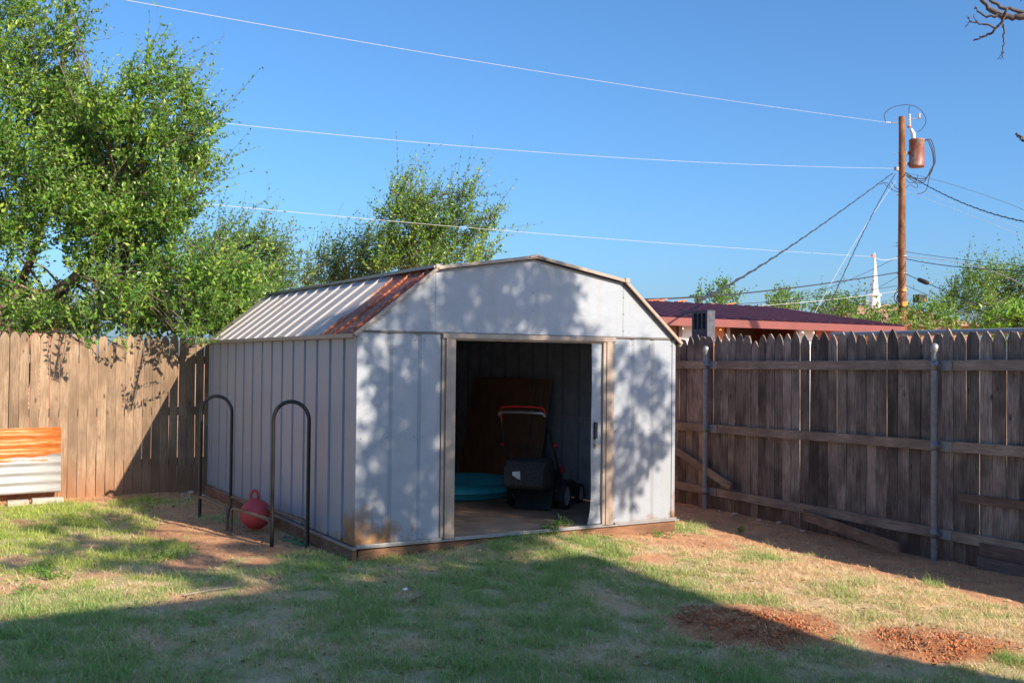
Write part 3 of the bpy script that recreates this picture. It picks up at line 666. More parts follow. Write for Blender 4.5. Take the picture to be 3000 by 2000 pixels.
while y > -6.4 and k < 98:
    o = bpy.data.objects.new('picket', g.choice(var)); C.objects.link(o); o.parent = rf; o.matrix_parent_inverse = Matrix.Identity(4)
    low = g.random() < .08
    o.location = (g.uniform(-.004, .004), y, -.125+g.uniform(-.02, .02)-(.06 if low else 0)); o.rotation_euler = (g.uniform(-.006, .006), g.uniform(-.003, .003), g.uniform(-.02, .02))
    y -= .117+(g.uniform(.003, .009) if g.random() < .18 else g.uniform(-.002, .002)); k += 1
print('right pickets', k, y)
# rails in front of the pickets, in bays between posts
bays = [(4.7, 1.50), (1.37, -1.47), (-1.60, -4.35), (-4.45, -6.4)]
def rz_(z0, z1, y): return z0+(z1-z0)*(1.4-y)/2.9
for (ya, yb) in bays:
    for (z0, z1) in ((1.405, 1.425), (.695, .725), (-.005, -.035)):
        if ya < 1.4 and z0 < .2: pass
        MB().bar((XP-.021-.0015, ya, rz_(z0, z1, ya)), (XP-.021-.0015, yb, rz_(z0, z1, yb)), .038, .088, seg=6, wob=.003).build('fence_rail', M_RAIL, rf)
for py in (1.43, -1.53, -4.40):
    zt = 1.60; b = hz(4.77, py)
    mb = MB().tube([(4.755, py, b-.1), (4.755, py, zt-.02)], .030, 20); post = mb.build('fence_post', M_GALV, rf)
    MB().lathe([(.032, -.05), (.0345, -.045), (.0345, -.008), (.030, .012), (.016, .026), (0, .030)], (4.755, py, zt-.01), n=20).build('post_cap', M_GALVL, post)
    for (z0, z1) in ((1.405, 1.425), (.695, .725), (-.005, -.035)):
        z = rz_(z0, z1, py); mb = MB().lathe([(.0315, -.04), (.0335, -.04), (.0335, .04), (.0315, .04)], (4.755, py, z), n=20)
        mb.box((4.782, py-.15, z-.042), (4.788, py-.028, z+.042)); mb.lathe([(0, -.016), (.009, -.014), (.009, .0), (0, .0)], (4.740, py-.045, z+.002), (1, 0, 0), 6); mb.box((4.742, py-.055, z-.012), (4.785, py-.04, z+.014))
        mb.build('rail_bracket', M_GALV, post)
# loose lumber at the right fence
tag(MB().bar((4.765, 1.98, .42), (4.765, 1.03, .09), .02, .085, seg=4, wob=.002).build('diagonal_board', M_RAIL), 'short grey board leaning diagonally on the fence behind the first post', 'board')
tag(MB().bar((4.72, -.06, -.07), (4.60, -1.29, -.195), .022, .10, seg=5, wob=.003).build('loose_board', wood('loose_wood', (.12, .08, .06), (.34, .23, .165), 1, 0, True)), 'loose brown board lying along the foot of the grey fence', 'board')
tag(MB().bar((4.812, -1.74, .30), (4.812, -3.2, .31), .02, .075, seg=5, wob=.003).build('short_rail', wood('short_rail_wood', (.09, .06, .05), (.25, .185, .145), 1, 0, True)), 'dark extra rail nailed low on the fence right of the second post', 'board')
mb = MB().box((4.775, -2.42, -.16), (4.797, -1.95, -.05)).build('patch_board', wood('patch_wood', (.10, .07, .06), (.25, .18, .15), 1, 0, True)); tag(mb, 'upper horizontal board closing the gap under the fence beside the second post', 'board')
mb = MB().box((4.770, -2.44, -.32), (4.794, -1.93, -.165)).build('patch_board', wood('patch_wood_low', (.08, .06, .055), (.21, .16, .14), 1, 0, True)); tag(mb, 'lower horizontal board set on the soil under the fence beside the second post', 'board')
# corrugated sheet against the back fence
mb = MB(); ln = []
n = 60
for i in range(n+1):
    z = -.055+.69*i/n; ln.append((-4.2, 4.60+.012*math.sin(z*2*math.pi/.098)+.07*(i/n), z))
ln = [(a, b, c) for a, b, c in ln]
vs = []
mb.sheet(ln, (2.70, 0, .03), 6)
mc = N('rusty_corrugated'); p = mc.pos(); sp = mc.n('ShaderNodeSeparateXYZ'); mc.l(p, sp.inputs[0])
q = mc.noise(mc.pos((2.2, 1, 16)), 1.3, 6, .65); q2 = mc.noise(mc.pos((3, 1, 30)), 2.2, 5, .7)
edge = mc.math('ADD', mc.math('SUBTRACT', sp.outputs[2], .31), mc.math('MULTIPLY', mc.math('SUBTRACT', q, .5), .42))
edge = mc.math('SUBTRACT', edge, mc.math('MULTIPLY', mc.math('ADD', sp.outputs[0], 1.9), .16))
k = mc.ramp(edge, [(.0, 0.), (.03, 1.)]); k = mc.mix(mc.ramp(q2, [(.60, 0.), (.68, .75)]), k, (0, 0, 0))
mc.bump(q2, .15, .003)
cor = mb.build('corrugated_sheet', mc.set(mc.mix(k, mc.ramp(q, [(.3, (.28, .29, .30)), (.7, (.46, .46, .45))]), mc.ramp(q2, [(.3, (.26, .06, .015)), (.5, (.52, .16, .035)), (.7, (.62, .27, .10))])), .5, .15), None, .001)
for pl_ in cor.data.polygons: pl_.use_smooth = True
tag(cor, 'rusty corrugated metal sheet leaning against the sunlit back fence', 'metal sheet')
for k, (x, L) in enumerate(((-2.03, .20), (-1.80, .30), (-2.62, .36))):
    y = 4.40; o = MB().box((x-.0, y-.04, hz(x, y)-.05), (x+L, y+.06, hz(x, y)+.055)).build('paving_brick', M_CONC, bevel=.006)
    tag(o, ['tan edging block under the corrugated sheet, left of the gap', 'long tan edging block under the right end of the corrugated sheet', 'tan edging block under the corrugated sheet, furthest from the shed'][k], 'edging block', 'edging blocks under the metal sheet')

# ================================================================ leaves and trees
def leaves(o, d, nl, L, ll, lw, g, upb=.3, side=.9):
    """sprays: origins o, directions d; nl leaves along each of length L -> quads"""
    n = len(o)
    t = (np.arange(nl)+.5)/nl; t = np.repeat(t[None], n, 0)+g.uniform(-.04, .04, (n, nl))
    r1 = g.normal(size=(n, 3)); s = np.cross(d, r1); s /= np.linalg.norm(s, axis=1)[:, None]+1e-9
    bend = g.normal(size=(n, 3))*.25+np.array([.12, 0, .1])
    P0 = o[:, None]+d[:, None]*(t*L[:, None])[..., None]+bend[:, None]*(t**2*L[:, None])[..., None]
    sg = np.where(np.arange(nl) % 2 == 0, 1, -1)[None, :, None]
    ld = d[:, None]*.7+s[:, None]*sg*side+g.normal(size=(n, nl, 3))*.35; ld /= np.linalg.norm(ld, axis=2)[..., None]
    nr = g.normal(size=(n, nl, 3))+np.array([0, 0, upb*2]); w = np.cross(ld, nr); w /= np.linalg.norm(w, axis=2)[..., None]+1e-9
    nrm = np.cross(w, ld)
    sz = (g.uniform(.65, 1.2, (n, nl))*(1-.35*t**3))[..., None]
    A = P0; B = P0+ld*ll*.42*sz+w*lw*.5*sz+nrm*lw*.16*sz; Tp = P0+ld*ll*sz-nrm*lw*.15*sz; D_ = P0+ld*ll*.42*sz-w*lw*.5*sz+nrm*lw*.16*sz
    V = np.stack([A, B, Tp, D_], 2).reshape(-1, 3)
    m = n*nl; k = np.arange(m)*4
    F = np.concatenate([np.stack([k, k+1, k+2], -1), np.stack([k, k+2, k+3], -1)])
    v = np.clip(g.normal(.42, .2, (n, 1))+g.normal(0, .16, (n, nl)), 0, 1)
    v = np.repeat(v.ravel(), 4)
    return V, F, v, P0
def tree(name, label, cat, base, trunk, blobs, ll=.05, lw=.024, dens=500, sl=.36, nl=14, seed=1, mat=L_ELM, bark=M_BARK, tr=(.09, .05), wind=(.25, 0, .55), group=None, stems=True, limb=.013, squash=1.0, shoots=0.):
    g = np.random.default_rng(seed); T = empty(name, tuple(map(float, base)), label, cat, group)
    O = []; Dv = []; Ls = []
    mb = MB(); trunk = [np.array(p, float) for p in trunk]
    rs = np.linspace(tr[0], tr[1], len(trunk)); pts = []; rr = []
    for i in range(len(trunk)-1):
        for k in range(4): pts.append(trunk[i]*(1-k/4)+trunk[i+1]*k/4+g.normal(size=3)*rs[i]*.12); rr.append(rs[i]*(1-k/4)+rs[i+1]*k/4)
    pts.append(trunk[-1]); rr.append(rs[-1]); mb.tube(pts, rr, 10)
    lm = MB()
    for c, r in blobs:
        c = np.array(c, float); n = max(3, int(dens*r*r))
        q = g.normal(size=(n, 3)); q /= np.linalg.norm(q, axis=1)[:, None]; rad = r*g.random(n)**.45
        o = c+q*rad[:, None]*np.array([1, 1, squash]); d = q*.5+np.array(wind)*1.15+g.normal(size=(n, 3))*.22; d /= np.linalg.norm(d, axis=1)[:, None]
        O.append(o); Dv.append(d); Ls.append(np.clip(g.gamma(6, sl/6, n), sl*.4, sl*2.2))
        # a limb from the trunk to the clump, then a few branchlets
        tp = min(pts, key=lambda p: np.linalg.norm(np.array(p)-c)+.6*max(0, p[2]-c[2])); tp = np.array(tp)
        mid = (tp+c)/2+np.array([0, 0, .12*np.linalg.norm(c-tp)])+g.normal(size=3)*.06*np.linalg.norm(c-tp)
        P_ = [(1-t)**2*tp+2*t*(1-t)*mid+t*t*c+(g.normal(size=3)*limb*.5 if 0 < t < 1 else 0) for t in np.linspace(0, 1, 7)]
        lm.tube(P_, np.linspace(limb*1.4, limb*.35, 7), 6, cap=False)
        for b_ in range(6):
            s = P_[g.integers(3, 7)]; e = c+q[b_ % n]*r*.95; m2 = (s+e)/2+g.normal(size=3)*.05*r
            lm.tube([s, m2, e], [limb*.38, limb*.25, limb*.1], 4, cap=False)
    O = np.concatenate(O); Dv = np.concatenate(Dv); Ls = np.concatenate(Ls)
    V, F, v, P0 = leaves(O, Dv, nl, Ls, ll, lw, g)
    if shoots:
        so_ = []; sd_ = []; sl_ = []
        for c, r in blobs:
            for _ in range(int(shoots*g.integers(1, 5))):
                q = g.normal(size=3)*.6+np.array(wind)*1.6+np.array([0, 0, .35]); q /= np.linalg.norm(q); so_.append(np.array(c)+q*r*.8); sd_.append(q); sl_.append(sl*g.uniform(1.0, 2.1))
        V2, F2, v2, P2 = leaves(np.array(so_), np.array(sd_), nl*2, np.array(sl_), ll*.9, lw*.9, g)
        F = np.concatenate([F, F2+len(V)]); V = np.concatenate([V, V2]); v = np.concatenate([v, v2])
        for a_, b_ in zip(so_, P2): lm.tube([a_, b_[nl], b_[-1]], [ll*.06, ll*.05, ll*.025], 4, cap=False)
    tk = mb.build('trunk', bark, T, fix=False); lm.build('limbs', bark, T, fix=False)
    if stems:
        n = len(O); r = ll*.035; a = O; b = P0[:, nl//2]; c = P0[:, -1]; s1 = np.cross(Dv, g.normal(size=(n, 3))); s1 /= np.linalg.norm(s1, axis=1)[:, None]; s1 *= r; s2 = np.cross(Dv, s1)
        ring = lambda p, k: np.stack([p+s1*k, p-s1*.5*k+s2*.87*k, p-s1*.5*k-s2*.87*k], 1)
        VV = np.concatenate([ring(a, 1.3), ring(b, 1), ring(c, .5)], 1).reshape(-1, 3); k = np.arange(n)*9; FF = []
        for j in (0, 3):
            for i in range(3): i2 = (i+1) % 3; FF.append(np.stack([k+j+i, k+j+i2, k+j+3+i2, k+j+3+i], -1))
        so = bpy.data.objects.new('twigs', np_mesh('twigs', VV, np.concatenate(FF), M_BARKD)); C.objects.link(so); put(so, T)
    co = bpy.data.objects.new('crown', np_mesh('crown', V, F, mat, False, [('v', 'FLOAT', v)])); C.objects.link(co); put(co, T)
    return T, len(V)//4
def pxb(lst, d0, g, spread):
    out = []
    for e in lst:
        x, y, r = e[:3]; d = (e[3] if len(e) > 3 else d0)+g.uniform(-spread, spread); out.append((at(x, y, d), r*d/2341.))
    return out
g = np.random.default_rng(77)
left = [(30, 50, 45), (15, 150, 60), (120, 110, 32), (150, 70, 26), (165, 35, 16), (60, 250, 75), (150, 240, 62), (240, 270, 55), (320, 215, 42), (395, 215, 32), (345, 165, 22), (432, 262, 34), (465, 300, 22), (330, 320, 72), (415, 350, 46), (440, 405, 34), (200, 370, 80), (60, 380, 80), (300, 440, 80),
        (400, 455, 48), (120, 490, 80), (230, 520, 72), (330, 545, 62), (385, 515, 42), (30, 560, 50), (290, 620, 60), (380, 640, 46), (190, 610, 45), (470, 650, 44, 11.9), (530, 680, 38, 11.9), (540, 630, 30, 12.5), (265, 700, 40, 11.6), (350, 712, 48, 11.6), (440, 722, 46, 11.6), (520, 732, 34, 11.6), (230, 745, 22, 11.6), (300, 768, 13, 11.3), (400, 760, 14, 11.3), (140, 300, 60, 13.3), (250, 480, 70, 13.4), (150, 430, 70, 13.2),
        (100, 735, 40, 12.6), (20, 740, 34, 12.4), (90, 755, 26, 12.0), (170, 740, 30, 12.2), (180, 760, 36, 13.2), (30, 700, 40, 13.6), (420, 690, 50, 12.6), (500, 715, 44, 12.6), (560, 710, 34, 12.6), (600, 700, 22, 12.8), (300, 740, 44, 12.6), (230, 700, 40, 12.9), (470, 755, 36, 12.2), (540, 745, 26, 12.4), (380, 755, 36, 12.2),
        (195, 790, 9, 10.95), (292, 800, 6, 10.9), (450, 790, 10, 10.9), (500, 765, 16, 11.1), (-80, 150, 80), (-100, 350, 110), (-60, 520, 80), (-120, 620, 70)]
tb = on(35, 800, 2, -.1); tb = at(38, 800, 12.9); tb0 = np.array([tb[0], tb[1], -.15])
trk = [tb0, at(50, 770, 12.9), at(110, 690, 12.8), at(180, 635, 12.7), at(230, 560, 12.7), at(270, 450, 12.6)]
T, n1 = tree('elm_tree', 'large leafy green elm overhanging the back fence on the left', 'tree', tb0, trk, pxb(left, 12.5, g, .5), seed=3, dens=1250, ll=.074, lw=.039, sl=.34, shoots=.7, wind=(.3, -.05, .6), tr=(.11, .045), group=None); print('elm leaves', n1)
# second stem of the elm
st2 = MB(); pp = [tb0+np.array([-.1, .1, 0]), at(15, 720, 13), at(70, 600, 13), at(110, 480, 12.9), at(120, 330, 12.8)]
st2.tube(pp, [.07, .06, .05, .035, .02], 8); o = st2.build('trunk', M_BARK, T, fix=False)
mb = MB(); mb.tube([at(60, 765, 12.7), at(150, 705, 12.3), at(300, 745, 11.9), at(420, 715, 11.8), at(540, 690, 11.8)], [.035, .028, .02, .014, .008], 6); mb.build('limbs', M_BARK, T, fix=False)
t2 = [(500, 560, 22), (560, 560, 26), (600, 555, 22), (625, 590, 20), (530, 600, 34), (590, 620, 36), (625, 645, 24), (480, 600, 30), (440, 590, 26), (560, 665, 30), (610, 690, 30), (640, 660, 14), (490, 650, 36), (420, 560, 16)]
b = at(570, 800, 24); b[2] = -.2
tree('leafy_tree', 'feathery green tree just left of the shed roof beyond the fence', 'tree', b, [b, at(570, 740, 24), at(560, 660, 24), at(560, 610, 24)], pxb(t2, 24, g, .7), seed=4, dens=640, shoots=.6, ll=.105, lw=.055, sl=.62, nl=12, mat=L_FAR, limb=.014, wind=(.55, -.2, .5))
t3 = [(722, 640, 24), (740, 600, 18), (785, 590, 20), (770, 640, 28), (700, 655, 14), (830, 580, 22), (850, 620, 34), (820, 650, 26), (765, 665, 20), (690, 650, 10), (855, 560, 16)]
b = at(770, 800, 27); b[2] = -.2
tree('leafy_tree', 'low green tree behind the middle of the shed roof with swept tips', 'tree', b, [b, at(770, 720, 27), at(790, 650, 27), at(800, 620, 27)], pxb(t3, 27, g, .6), seed=5, dens=640, shoots=.6, ll=.105, lw=.052, sl=.65, nl=12, mat=L_FAR, limb=.014, wind=(.35, -.1, .7))
t4 = [(930, 420, 10), (915, 455, 16), (900, 440, 8), (945, 465, 18), (925, 505, 34), (900, 490, 14), (975, 490, 24), (1005, 450, 12), (1060, 455, 14), (1075, 440, 10), (1040, 490, 22), (1020, 530, 26), (970, 545, 36), (900, 560, 30), (925, 600, 40), (880, 610, 28), (980, 610, 34), (1030, 600, 26), (1060, 560, 18), (1095, 540, 18), (1115, 505, 12), (1100, 590, 20), (1080, 615, 18), (1130, 530, 8), (1130, 580, 8), (870, 500, 12), (1000, 570, 26), (1060, 510, 12)]
b = at(960, 800, 25); b[2] = -.2
tree('leafy_tree', 'tall open crowned tree rising above the shed roof, crossed by a wire', 'tree', b, [b, at(958, 700, 25), at(955, 620, 25), at(950, 540, 25), at(940, 470, 25)], pxb(t4, 25, g, .6), seed=6, dens=680, shoots=.6, ll=.105, lw=.052, sl=.55, nl=12, mat=L_ELM, limb=.014, wind=(.3, -.1, .75))
# far trees right of the shed
t5 = [(1655, 665, 14), (1640, 680, 18), (1670, 685, 18), (1615, 685, 14), (1690, 700, 10), (1650, 705, 22), (1605, 700, 10)]
t6 = [(1800, 682, 16), (1780, 695, 20), (1815, 700, 20), (1840, 710, 12), (1765, 705, 12), (1800, 715, 22)]
t7 = [(1890, 695, 14), (1915, 705, 20), (1945, 700, 18), (1900, 725, 22), (1940, 725, 22), (1965, 722, 16), (1870, 720, 14), (1975, 705, 10), (1920, 740, 24)]
t8 = [(2030, 725, 16), (2000, 735, 16), (2050, 715, 14), (2020, 745, 20), (1985, 745, 14), (2045, 740, 20)]
for k, (t_, lb, d) in enumerate(((t5, 'dark round topped tree nearest the shed roof on the skyline', 60), (t6, 'small dark tree above the red metal roof, between two others', 62), (t7, 'wide olive green tree left of the church steeple', 55), (t8, 'green tree in front of the church roof beside the utility pole', 50))):
    c = t_[0]; b = at(c[0], 840, d); b[2] = -.3
    tree('distant_tree', lb, 'tree', b, [b, at(c[0], 780, d), at(c[0], c[1]+20, d)], pxb(t_, d, g, 1.5), seed=20+k, dens=120, ll=.20, lw=.13, sl=.7, nl=10, mat=L_FAR, stems=False, limb=.03, tr=(.2, .1), wind=(.1, 0, .35))
t9 = [(2225, 640, 20), (2280, 635, 24), (2250, 655, 30), (2310, 650, 26), (2200, 675, 26), (2250, 690, 34), (2300, 690, 34), (2350, 640, 30), (2350, 690, 34), (2190, 705, 26), (2160, 700, 18), (2400, 650, 40), (2400, 700, 40), (2330, 730, 34), (2240, 725, 34), (2460, 660, 40), (2290, 740, 34)]
b = at(2290, 820, 38); b[2] = -.3
tree('leafy_tree', 'big bushy tree at the right behind the grey fence', 'tree', b, [b, at(2290, 760, 38), at(2280, 700, 38), at(2270, 660, 38)], pxb(t9, 38, g, 1.2), seed=31, dens=300, shoots=.6, ll=.12, lw=.065, sl=.6, nl=12, mat=L_FAR, limb=.02, tr=(.16, .07), wind=(.3, 0, .55), stems=False)
t10 = [(2110, 735, 22), (2130, 745, 24), (2100, 720, 14), (2170, 735, 22), (2060, 745, 16), (2140, 715, 16), (2180, 755, 22), (2110, 760, 20)]
b = at(2130, 830, 30); b[2] = -.3
tree('bush', 'yellow green bush right of the utility pole behind the fence', 'bush', b, [b, at(2130, 780, 30), at(2130, 750, 30)], pxb(t10, 30, g, .8), seed=32, dens=400, ll=.11, lw=.07, sl=.45, nl=10, mat=leaf_mat('bush_leaf', [(.05, .12, .02), (.10, .20, .03), (.18, .29, .05)]), limb=.03, tr=(.06, .03), stems=False)
t11 = [(2300, 735, 15), (2330, 725, 16), (2345, 745, 20), (2290, 755, 16), (2320, 760, 20), (2350, 705, 8), (2275, 740, 8), (2310, 715, 8), (2390, 730, 30), (2250, 770, 10), (2420, 760, 30)]
b = at(2330, 900, 10.2); b[2] = -.25
tree('climbing_vine', 'bright yellow green large leaved vine topping the fence at the right edge', 'vine', b, [b, at(2335, 800, 10.2), at(2335, 740, 10.2)], pxb(t11, 10.2, g, .15), seed=33, dens=2600, ll=.085, lw=.06, sl=.16, nl=5, mat=L_VINE, limb=.006, tr=(.015, .008), wind=(.1, 0, .2))
t12 = [(-40, 700, 40), (20, 720, 30), (80, 720, 30), (10, 660, 30), (130, 740, 24), (-90, 640, 60), (60, 745, 25)]
b = at(20, 830, 30); b[2] = -.2
tree('bush', 'dense green bush seen under the elm at the left edge', 'bush', b, [b, at(20, 780, 30), at(20, 720, 30)], pxb(t12, 30, g, 1), seed=34, dens=330, ll=.12, lw=.07, sl=.5, nl=10, mat=L_FAR, limb=.014, tr=(.08, .04), stems=False)

# shade tree near the house: its crown throws the dappled shade on the shed front
g = np.random.default_rng(99); sb = []
def onto(px, py, ax, v, r, lo=6.9, hi=8.6):
    p = on(px, py, ax, v); sb.append((p+SUN*g.uniform(lo, hi), r))
for x, y, r in ((1180, 655, .26), (1090, 680, .22), (1260, 690, .24), (1010, 715, .17), (930, 722, .12), (1290, 735, .15), (1135, 740, .18), (1130, 630, .12), (1300, 670, .1), (1050, 665, .12), (900, 745, .08),
                (960, 800, .14), (980, 860, .17), (985, 925, .2), (930, 975, .17), (980, 1010, .16), (860, 1060, .14), (925, 1080, .18), (985, 1090, .16), (865, 1165, .12), (940, 1185, .14), (1000, 1180, .12), (900, 830, .10), (850, 800, .07), (850, 950, .07), (1020, 820, .1),
                (1430, 830, .11), (1480, 855, .15), (1520, 915, .12), (1470, 920, .09), (1440, 1000, .13), (1490, 1050, .14), (1420, 1090, .12), (1520, 1000, .08), (1450, 1140, .08), (1380, 900, .10), (1380, 1050, .12), (1375, 980, .08)):
    onto(x, y, 1, 0, r)
for x in (1075, 1140, 1205, 1270, 1330):
    for y in (820, 890, 960, 1030, 1100, 1165): onto(x+g.uniform(-12, 12), y, 1, 0, .15, 7.0, 9.4)
for x, y in ((1080, 1215), (1150, 1212), (1230, 1200)): onto(x, y, 1, 0, .1)
for x, y, r in ((170, 1200, .14), (90, 1215, .12), (250, 1190, .16), (290, 1215, .15), (200, 1245, .14), (130, 1270, .14), (290, 1262, .16), (340, 1300, .12), (430, 1315, .14), (400, 1255, .13), (450, 1282, .14), (250, 1306, .12), (520, 1340, .12), (600, 1312, .15), (565, 1262, .13), (480, 1345, .1), (690, 1315, .16), (760, 1295, .16),
                (850, 1310, .2), (950, 1310, .2), (1060, 1275, .2), (1150, 1260, .16), (60, 1300, .12), (650, 1265, .14), (350, 1180, .1), (1190, 1240, .1), (640, 1345, .12), (760, 1340, .15), (480, 1200, .12)):
    onto(x, y, 2, -.12, r, 9.0, 12.2)
onto(830, 700, 0, .25, .15); onto(790, 735, 0, .05, .12)
tb0 = np.array([3.15, -8.9, -.25])
tree('shade_tree', 'leafy yard tree beside the house whose crown shades the shed front', 'tree', tb0, [tb0, (3.15, -8.85, 1.5), (3.1, -8.8, 3.0), (3.1, -8.7, 4.2), (2.8, -8.7, 5.2)], sb, seed=41, dens=2300, ll=.075, lw=.05, sl=.12, nl=6, limb=.009, tr=(.17, .07), wind=(0, 0, .1), stems=False)

# bare branches entering at the top right
bt = empty('bare_tree', (9.4, -1.9, -.25), 'dead leafless branches hanging into the top right corner', 'tree')
def pth(l, d, r0, r1, mb, wob=.006):
    P_ = [at(x, y, d+i*.05) for i, (x, y) in enumerate(l)]; Q = []
    for a, b in zip(P_, P_[1:]):
        for k in range(5): Q.append(a+(b-a)*k/5+g.normal(size=3)*wob*1.0)
    Q.append(P_[-1]); mb.tube(Q, list(1.75*np.linspace(r0, r1, len(Q))*(1+.25*g.random(len(Q)))), 6)
mb = MB()
pth([(2580, 60), (2450, 44), (2352, 38), (2310, 40), (2270, 20), (2245, -14)], 9.0, .02, .009, mb)
pth([(2520, 20), (2430, 20), (2352, 30), (2308, 20), (2262, -6)], 9.05, .014, .006, mb)
pth([(2310, 22), (2302, 50), (2280, 72), (2255, 86), (2236, 94)], 9.0, .008, .0035, mb)
pth([(2290, 62), (2255, 55), (2235, 52), (2220, 36)], 9.0, .005, .002, mb); pth([(2247, 52), (2238, 42), (2236, 34)], 9.0, .003, .0015, mb); pth([(2230, 48), (2222, 58), (2216, 66)], 9.0, .002, .001, mb)
pth([(2296, 36), (2265, 40), (2246, 28), (2241, 15)], 9.0, .006, .003, mb)
pth([(2302, 55), (2305, 75), (2305, 100), (2302, 125)], 9.0, .004, .0025, mb); pth([(2302, 118), (2296, 134), (2290, 138)], 9.0, .0015, .001, mb); pth([(2303, 118), (2306, 136)], 9.0, .0015, .001, mb); pth([(2301, 120), (2299, 138)], 9.0, .0015, .001, mb)
pth([(2450, 350), (2380, 335), (2352, 322), (2340, 312), (2334, 308)], 9.0, .01, .004, mb); pth([(2345, 320), (2341, 316)], 9.0, .004, .002, mb)
pth([(2352, -12), (2343, 5)], 9.0, .004, .001, mb)
mb.build('branches', M_BARKD, bt, fix=False)
e1 = at(2580, 60, 9.0); e2 = at(2450, 350, 9.0)
mb = MB(); mb.tube([(9.4, -1.9, -.3), (9.4, -1.9, 1.8), (9.2, -2.0, 3.6), (8.6, -2.2, 5.0), (8.1, -2.3, 6.2)], [.16, .13, .10, .07, .03], 10); mb.tube([(9.2, -2.0, 3.4), (7.9, -2.3, 4.5), tuple(e1)], [.07, .045, .034], 8); mb.tube([(9.4, -1.9, 2.2), (8.0, -2.2, 2.9), tuple(e2)], [.05, .03, .018], 8)
mb.build('trunk', M_BARK, bt, fix=False)

# weeds
def weed(px, py, r, n, ll, lb, cat='weed', z=-.15, h=.06, name='weed', up_=.6):
    p = on(px, py, 2, z); p = np.array([p[0], p[1], hz(p[0], p[1])]); g = np.random.default_rng(int(px*7+py))
    a = g.uniform(0, 6.28, n); rr = r*np.sqrt(g.random(n)); o = np.stack([p[0]+rr*np.cos(a), p[1]+rr*np.sin(a), p[2]+g.random(n)*h*.3], -1)
    d = np.stack([np.cos(a)*.6, np.sin(a)*.6, np.full(n, up_)], -1)+g.normal(size=(n, 3))*.3; d /= np.linalg.norm(d, axis=1)[:, None]
    V, F, v, _ = leaves(o, d, 5, np.full(n, h), ll, ll*.55, g, 1.2)
    o_ = bpy.data.objects.new(name, np_mesh(name, V, F, L_WEED, False, [('v', 'FLOAT', v)])); C.objects.link(o_); tag(o_, lb, cat, 'weeds growing in the yard')
weed(80, 1330, .09, 26, .035, 'low round leaved weed on the straw, furthest left')
weed(125, 1342, .08, 22, .035, 'low round leaved weed, right beside the furthest left one')
weed(380, 1290, .07, 18, .035, 'dark leafy weed in the dappled shade left of the rack')
weed(1290, 1245, .06, 30, .05, 'bright spiky weed in front of the shed doorway', h=.11)
weed(1700, 1222, .02, 5, .05, 'tiny pale green seedling on bare soil below the fence', h=.05, z=-.2)
weed(1262, 1232, .03, 16, .04, 'small grassy tuft at the door sill', h=.09, z=-.06)
weed(60, 1375, .06, 14, .03, 'small weed at the edge of the house shadow on the left')
weed(1520, 1228, .06, 16, .03, 'sprawling weed below the right corner of the shed', z=-.1)
weed(340, 1165, .04, 16, .03, 'tall grassy tuft near the foot of the back fence', h=.14, z=-.1)
weed(2335, 1290, .08, 40, .06, 'bushy green weed at the foot of the fence at the right edge', h=.32, z=-.25, up_=1.2)
# litter
p = on(930, 1385, 2, -.2); o = MB().lathe([(0, -.02), (.008, -.016), (.011, 0), (.008, .016), (0, .02)], (0, 0, 0), (1, .2, 0), 10).build('paper_scrap', M_PAPER); o.location = (p[0], p[1], hz(p[0], p[1])+.022); tag(o, 'small white scrap lying in the shaded grass', 'litter')
p = on(965, 1402, 2, -.2); o = MB().bar((p[0]-.09, p[1]-.03, hz(p[0], p[1])+.02), (p[0]+.12, p[1]+.10, hz(p[0], p[1])+.03), .008, .006, seg=6, wob=.004).build('stick', M_SKID); tag(o, 'short brown stick lying in the shaded grass', 'stick')
p = on(480, 1376, 2, -.15); o = MB().tube([(p[0]-.17, p[1]-.03, hz(p[0], p[1])+.015), (p[0], p[1], hz(p[0], p[1])+.022), (p[0]+.2, p[1]+.05, hz(p[0], p[1])+.016)], [.006, .005, .003], 6).build('stick', plain('pale_stick', (.22, .19, .16), .9)); tag(o, 'thin pale stick on the straw at the shadow edge', 'stick')

# ================================================================ red roofed building beyond the fence
bx1, by0, by1 = 10.267, 3.408, 6.123; bx0 = 3.2; ze = 2.00; zr = 2.42
rb_ = empty('metal_building', (bx0, by0, -.25), 'long low outbuilding with maroon metal roof and salmon fascia beyond the fence', 'outbuilding')
M_MAR = plain('maroon_roof', (.10, .028, .035), .45, 0, .25, 3); M_SAL = plain('salmon_fascia', (.15, .042, .035), .5, 0, .15, 3)
mo_ = N('rusty_wall'); q = mo_.noise(mo_.pos((3, 3, .8)), 1.2, 6, .6); M_ORW = mo_.set(mo_.ramp(q, [(.3, (.55, .09, .03)), (.5, (.62, .24, .07)), (.7, (.42, .24, .12))]), .7)
ln = []; x = bx0-.2
while x < bx1: ln += [(x, by0-.25, 0), (x+.14, by0-.25, 0), (x+.16, by0-.25, .035), (x+.19, by0-.25, .035), (x+.21, by0-.25, 0)]; x += .229
MB().sheet([(a, b, c+ze+.01) for a, b, c in ln], (0, by1-by0+.25, zr-ze), 1).build('roof', M_MAR, rb_, .004)
MB().box((bx0-.2, by0-.29, ze-.085), (bx1, by0-.252, ze+.02)).build('fascia', M_SAL, rb_)
MB().prism([(bx1-.02, by0-.25, ze-.09), (bx1-.02, by0-.25, ze), (bx1-.02, by1, zr), (bx1-.02, by1, zr-.09)], (.03, 0, 0)).build('rake_board', M_SAL, rb_)
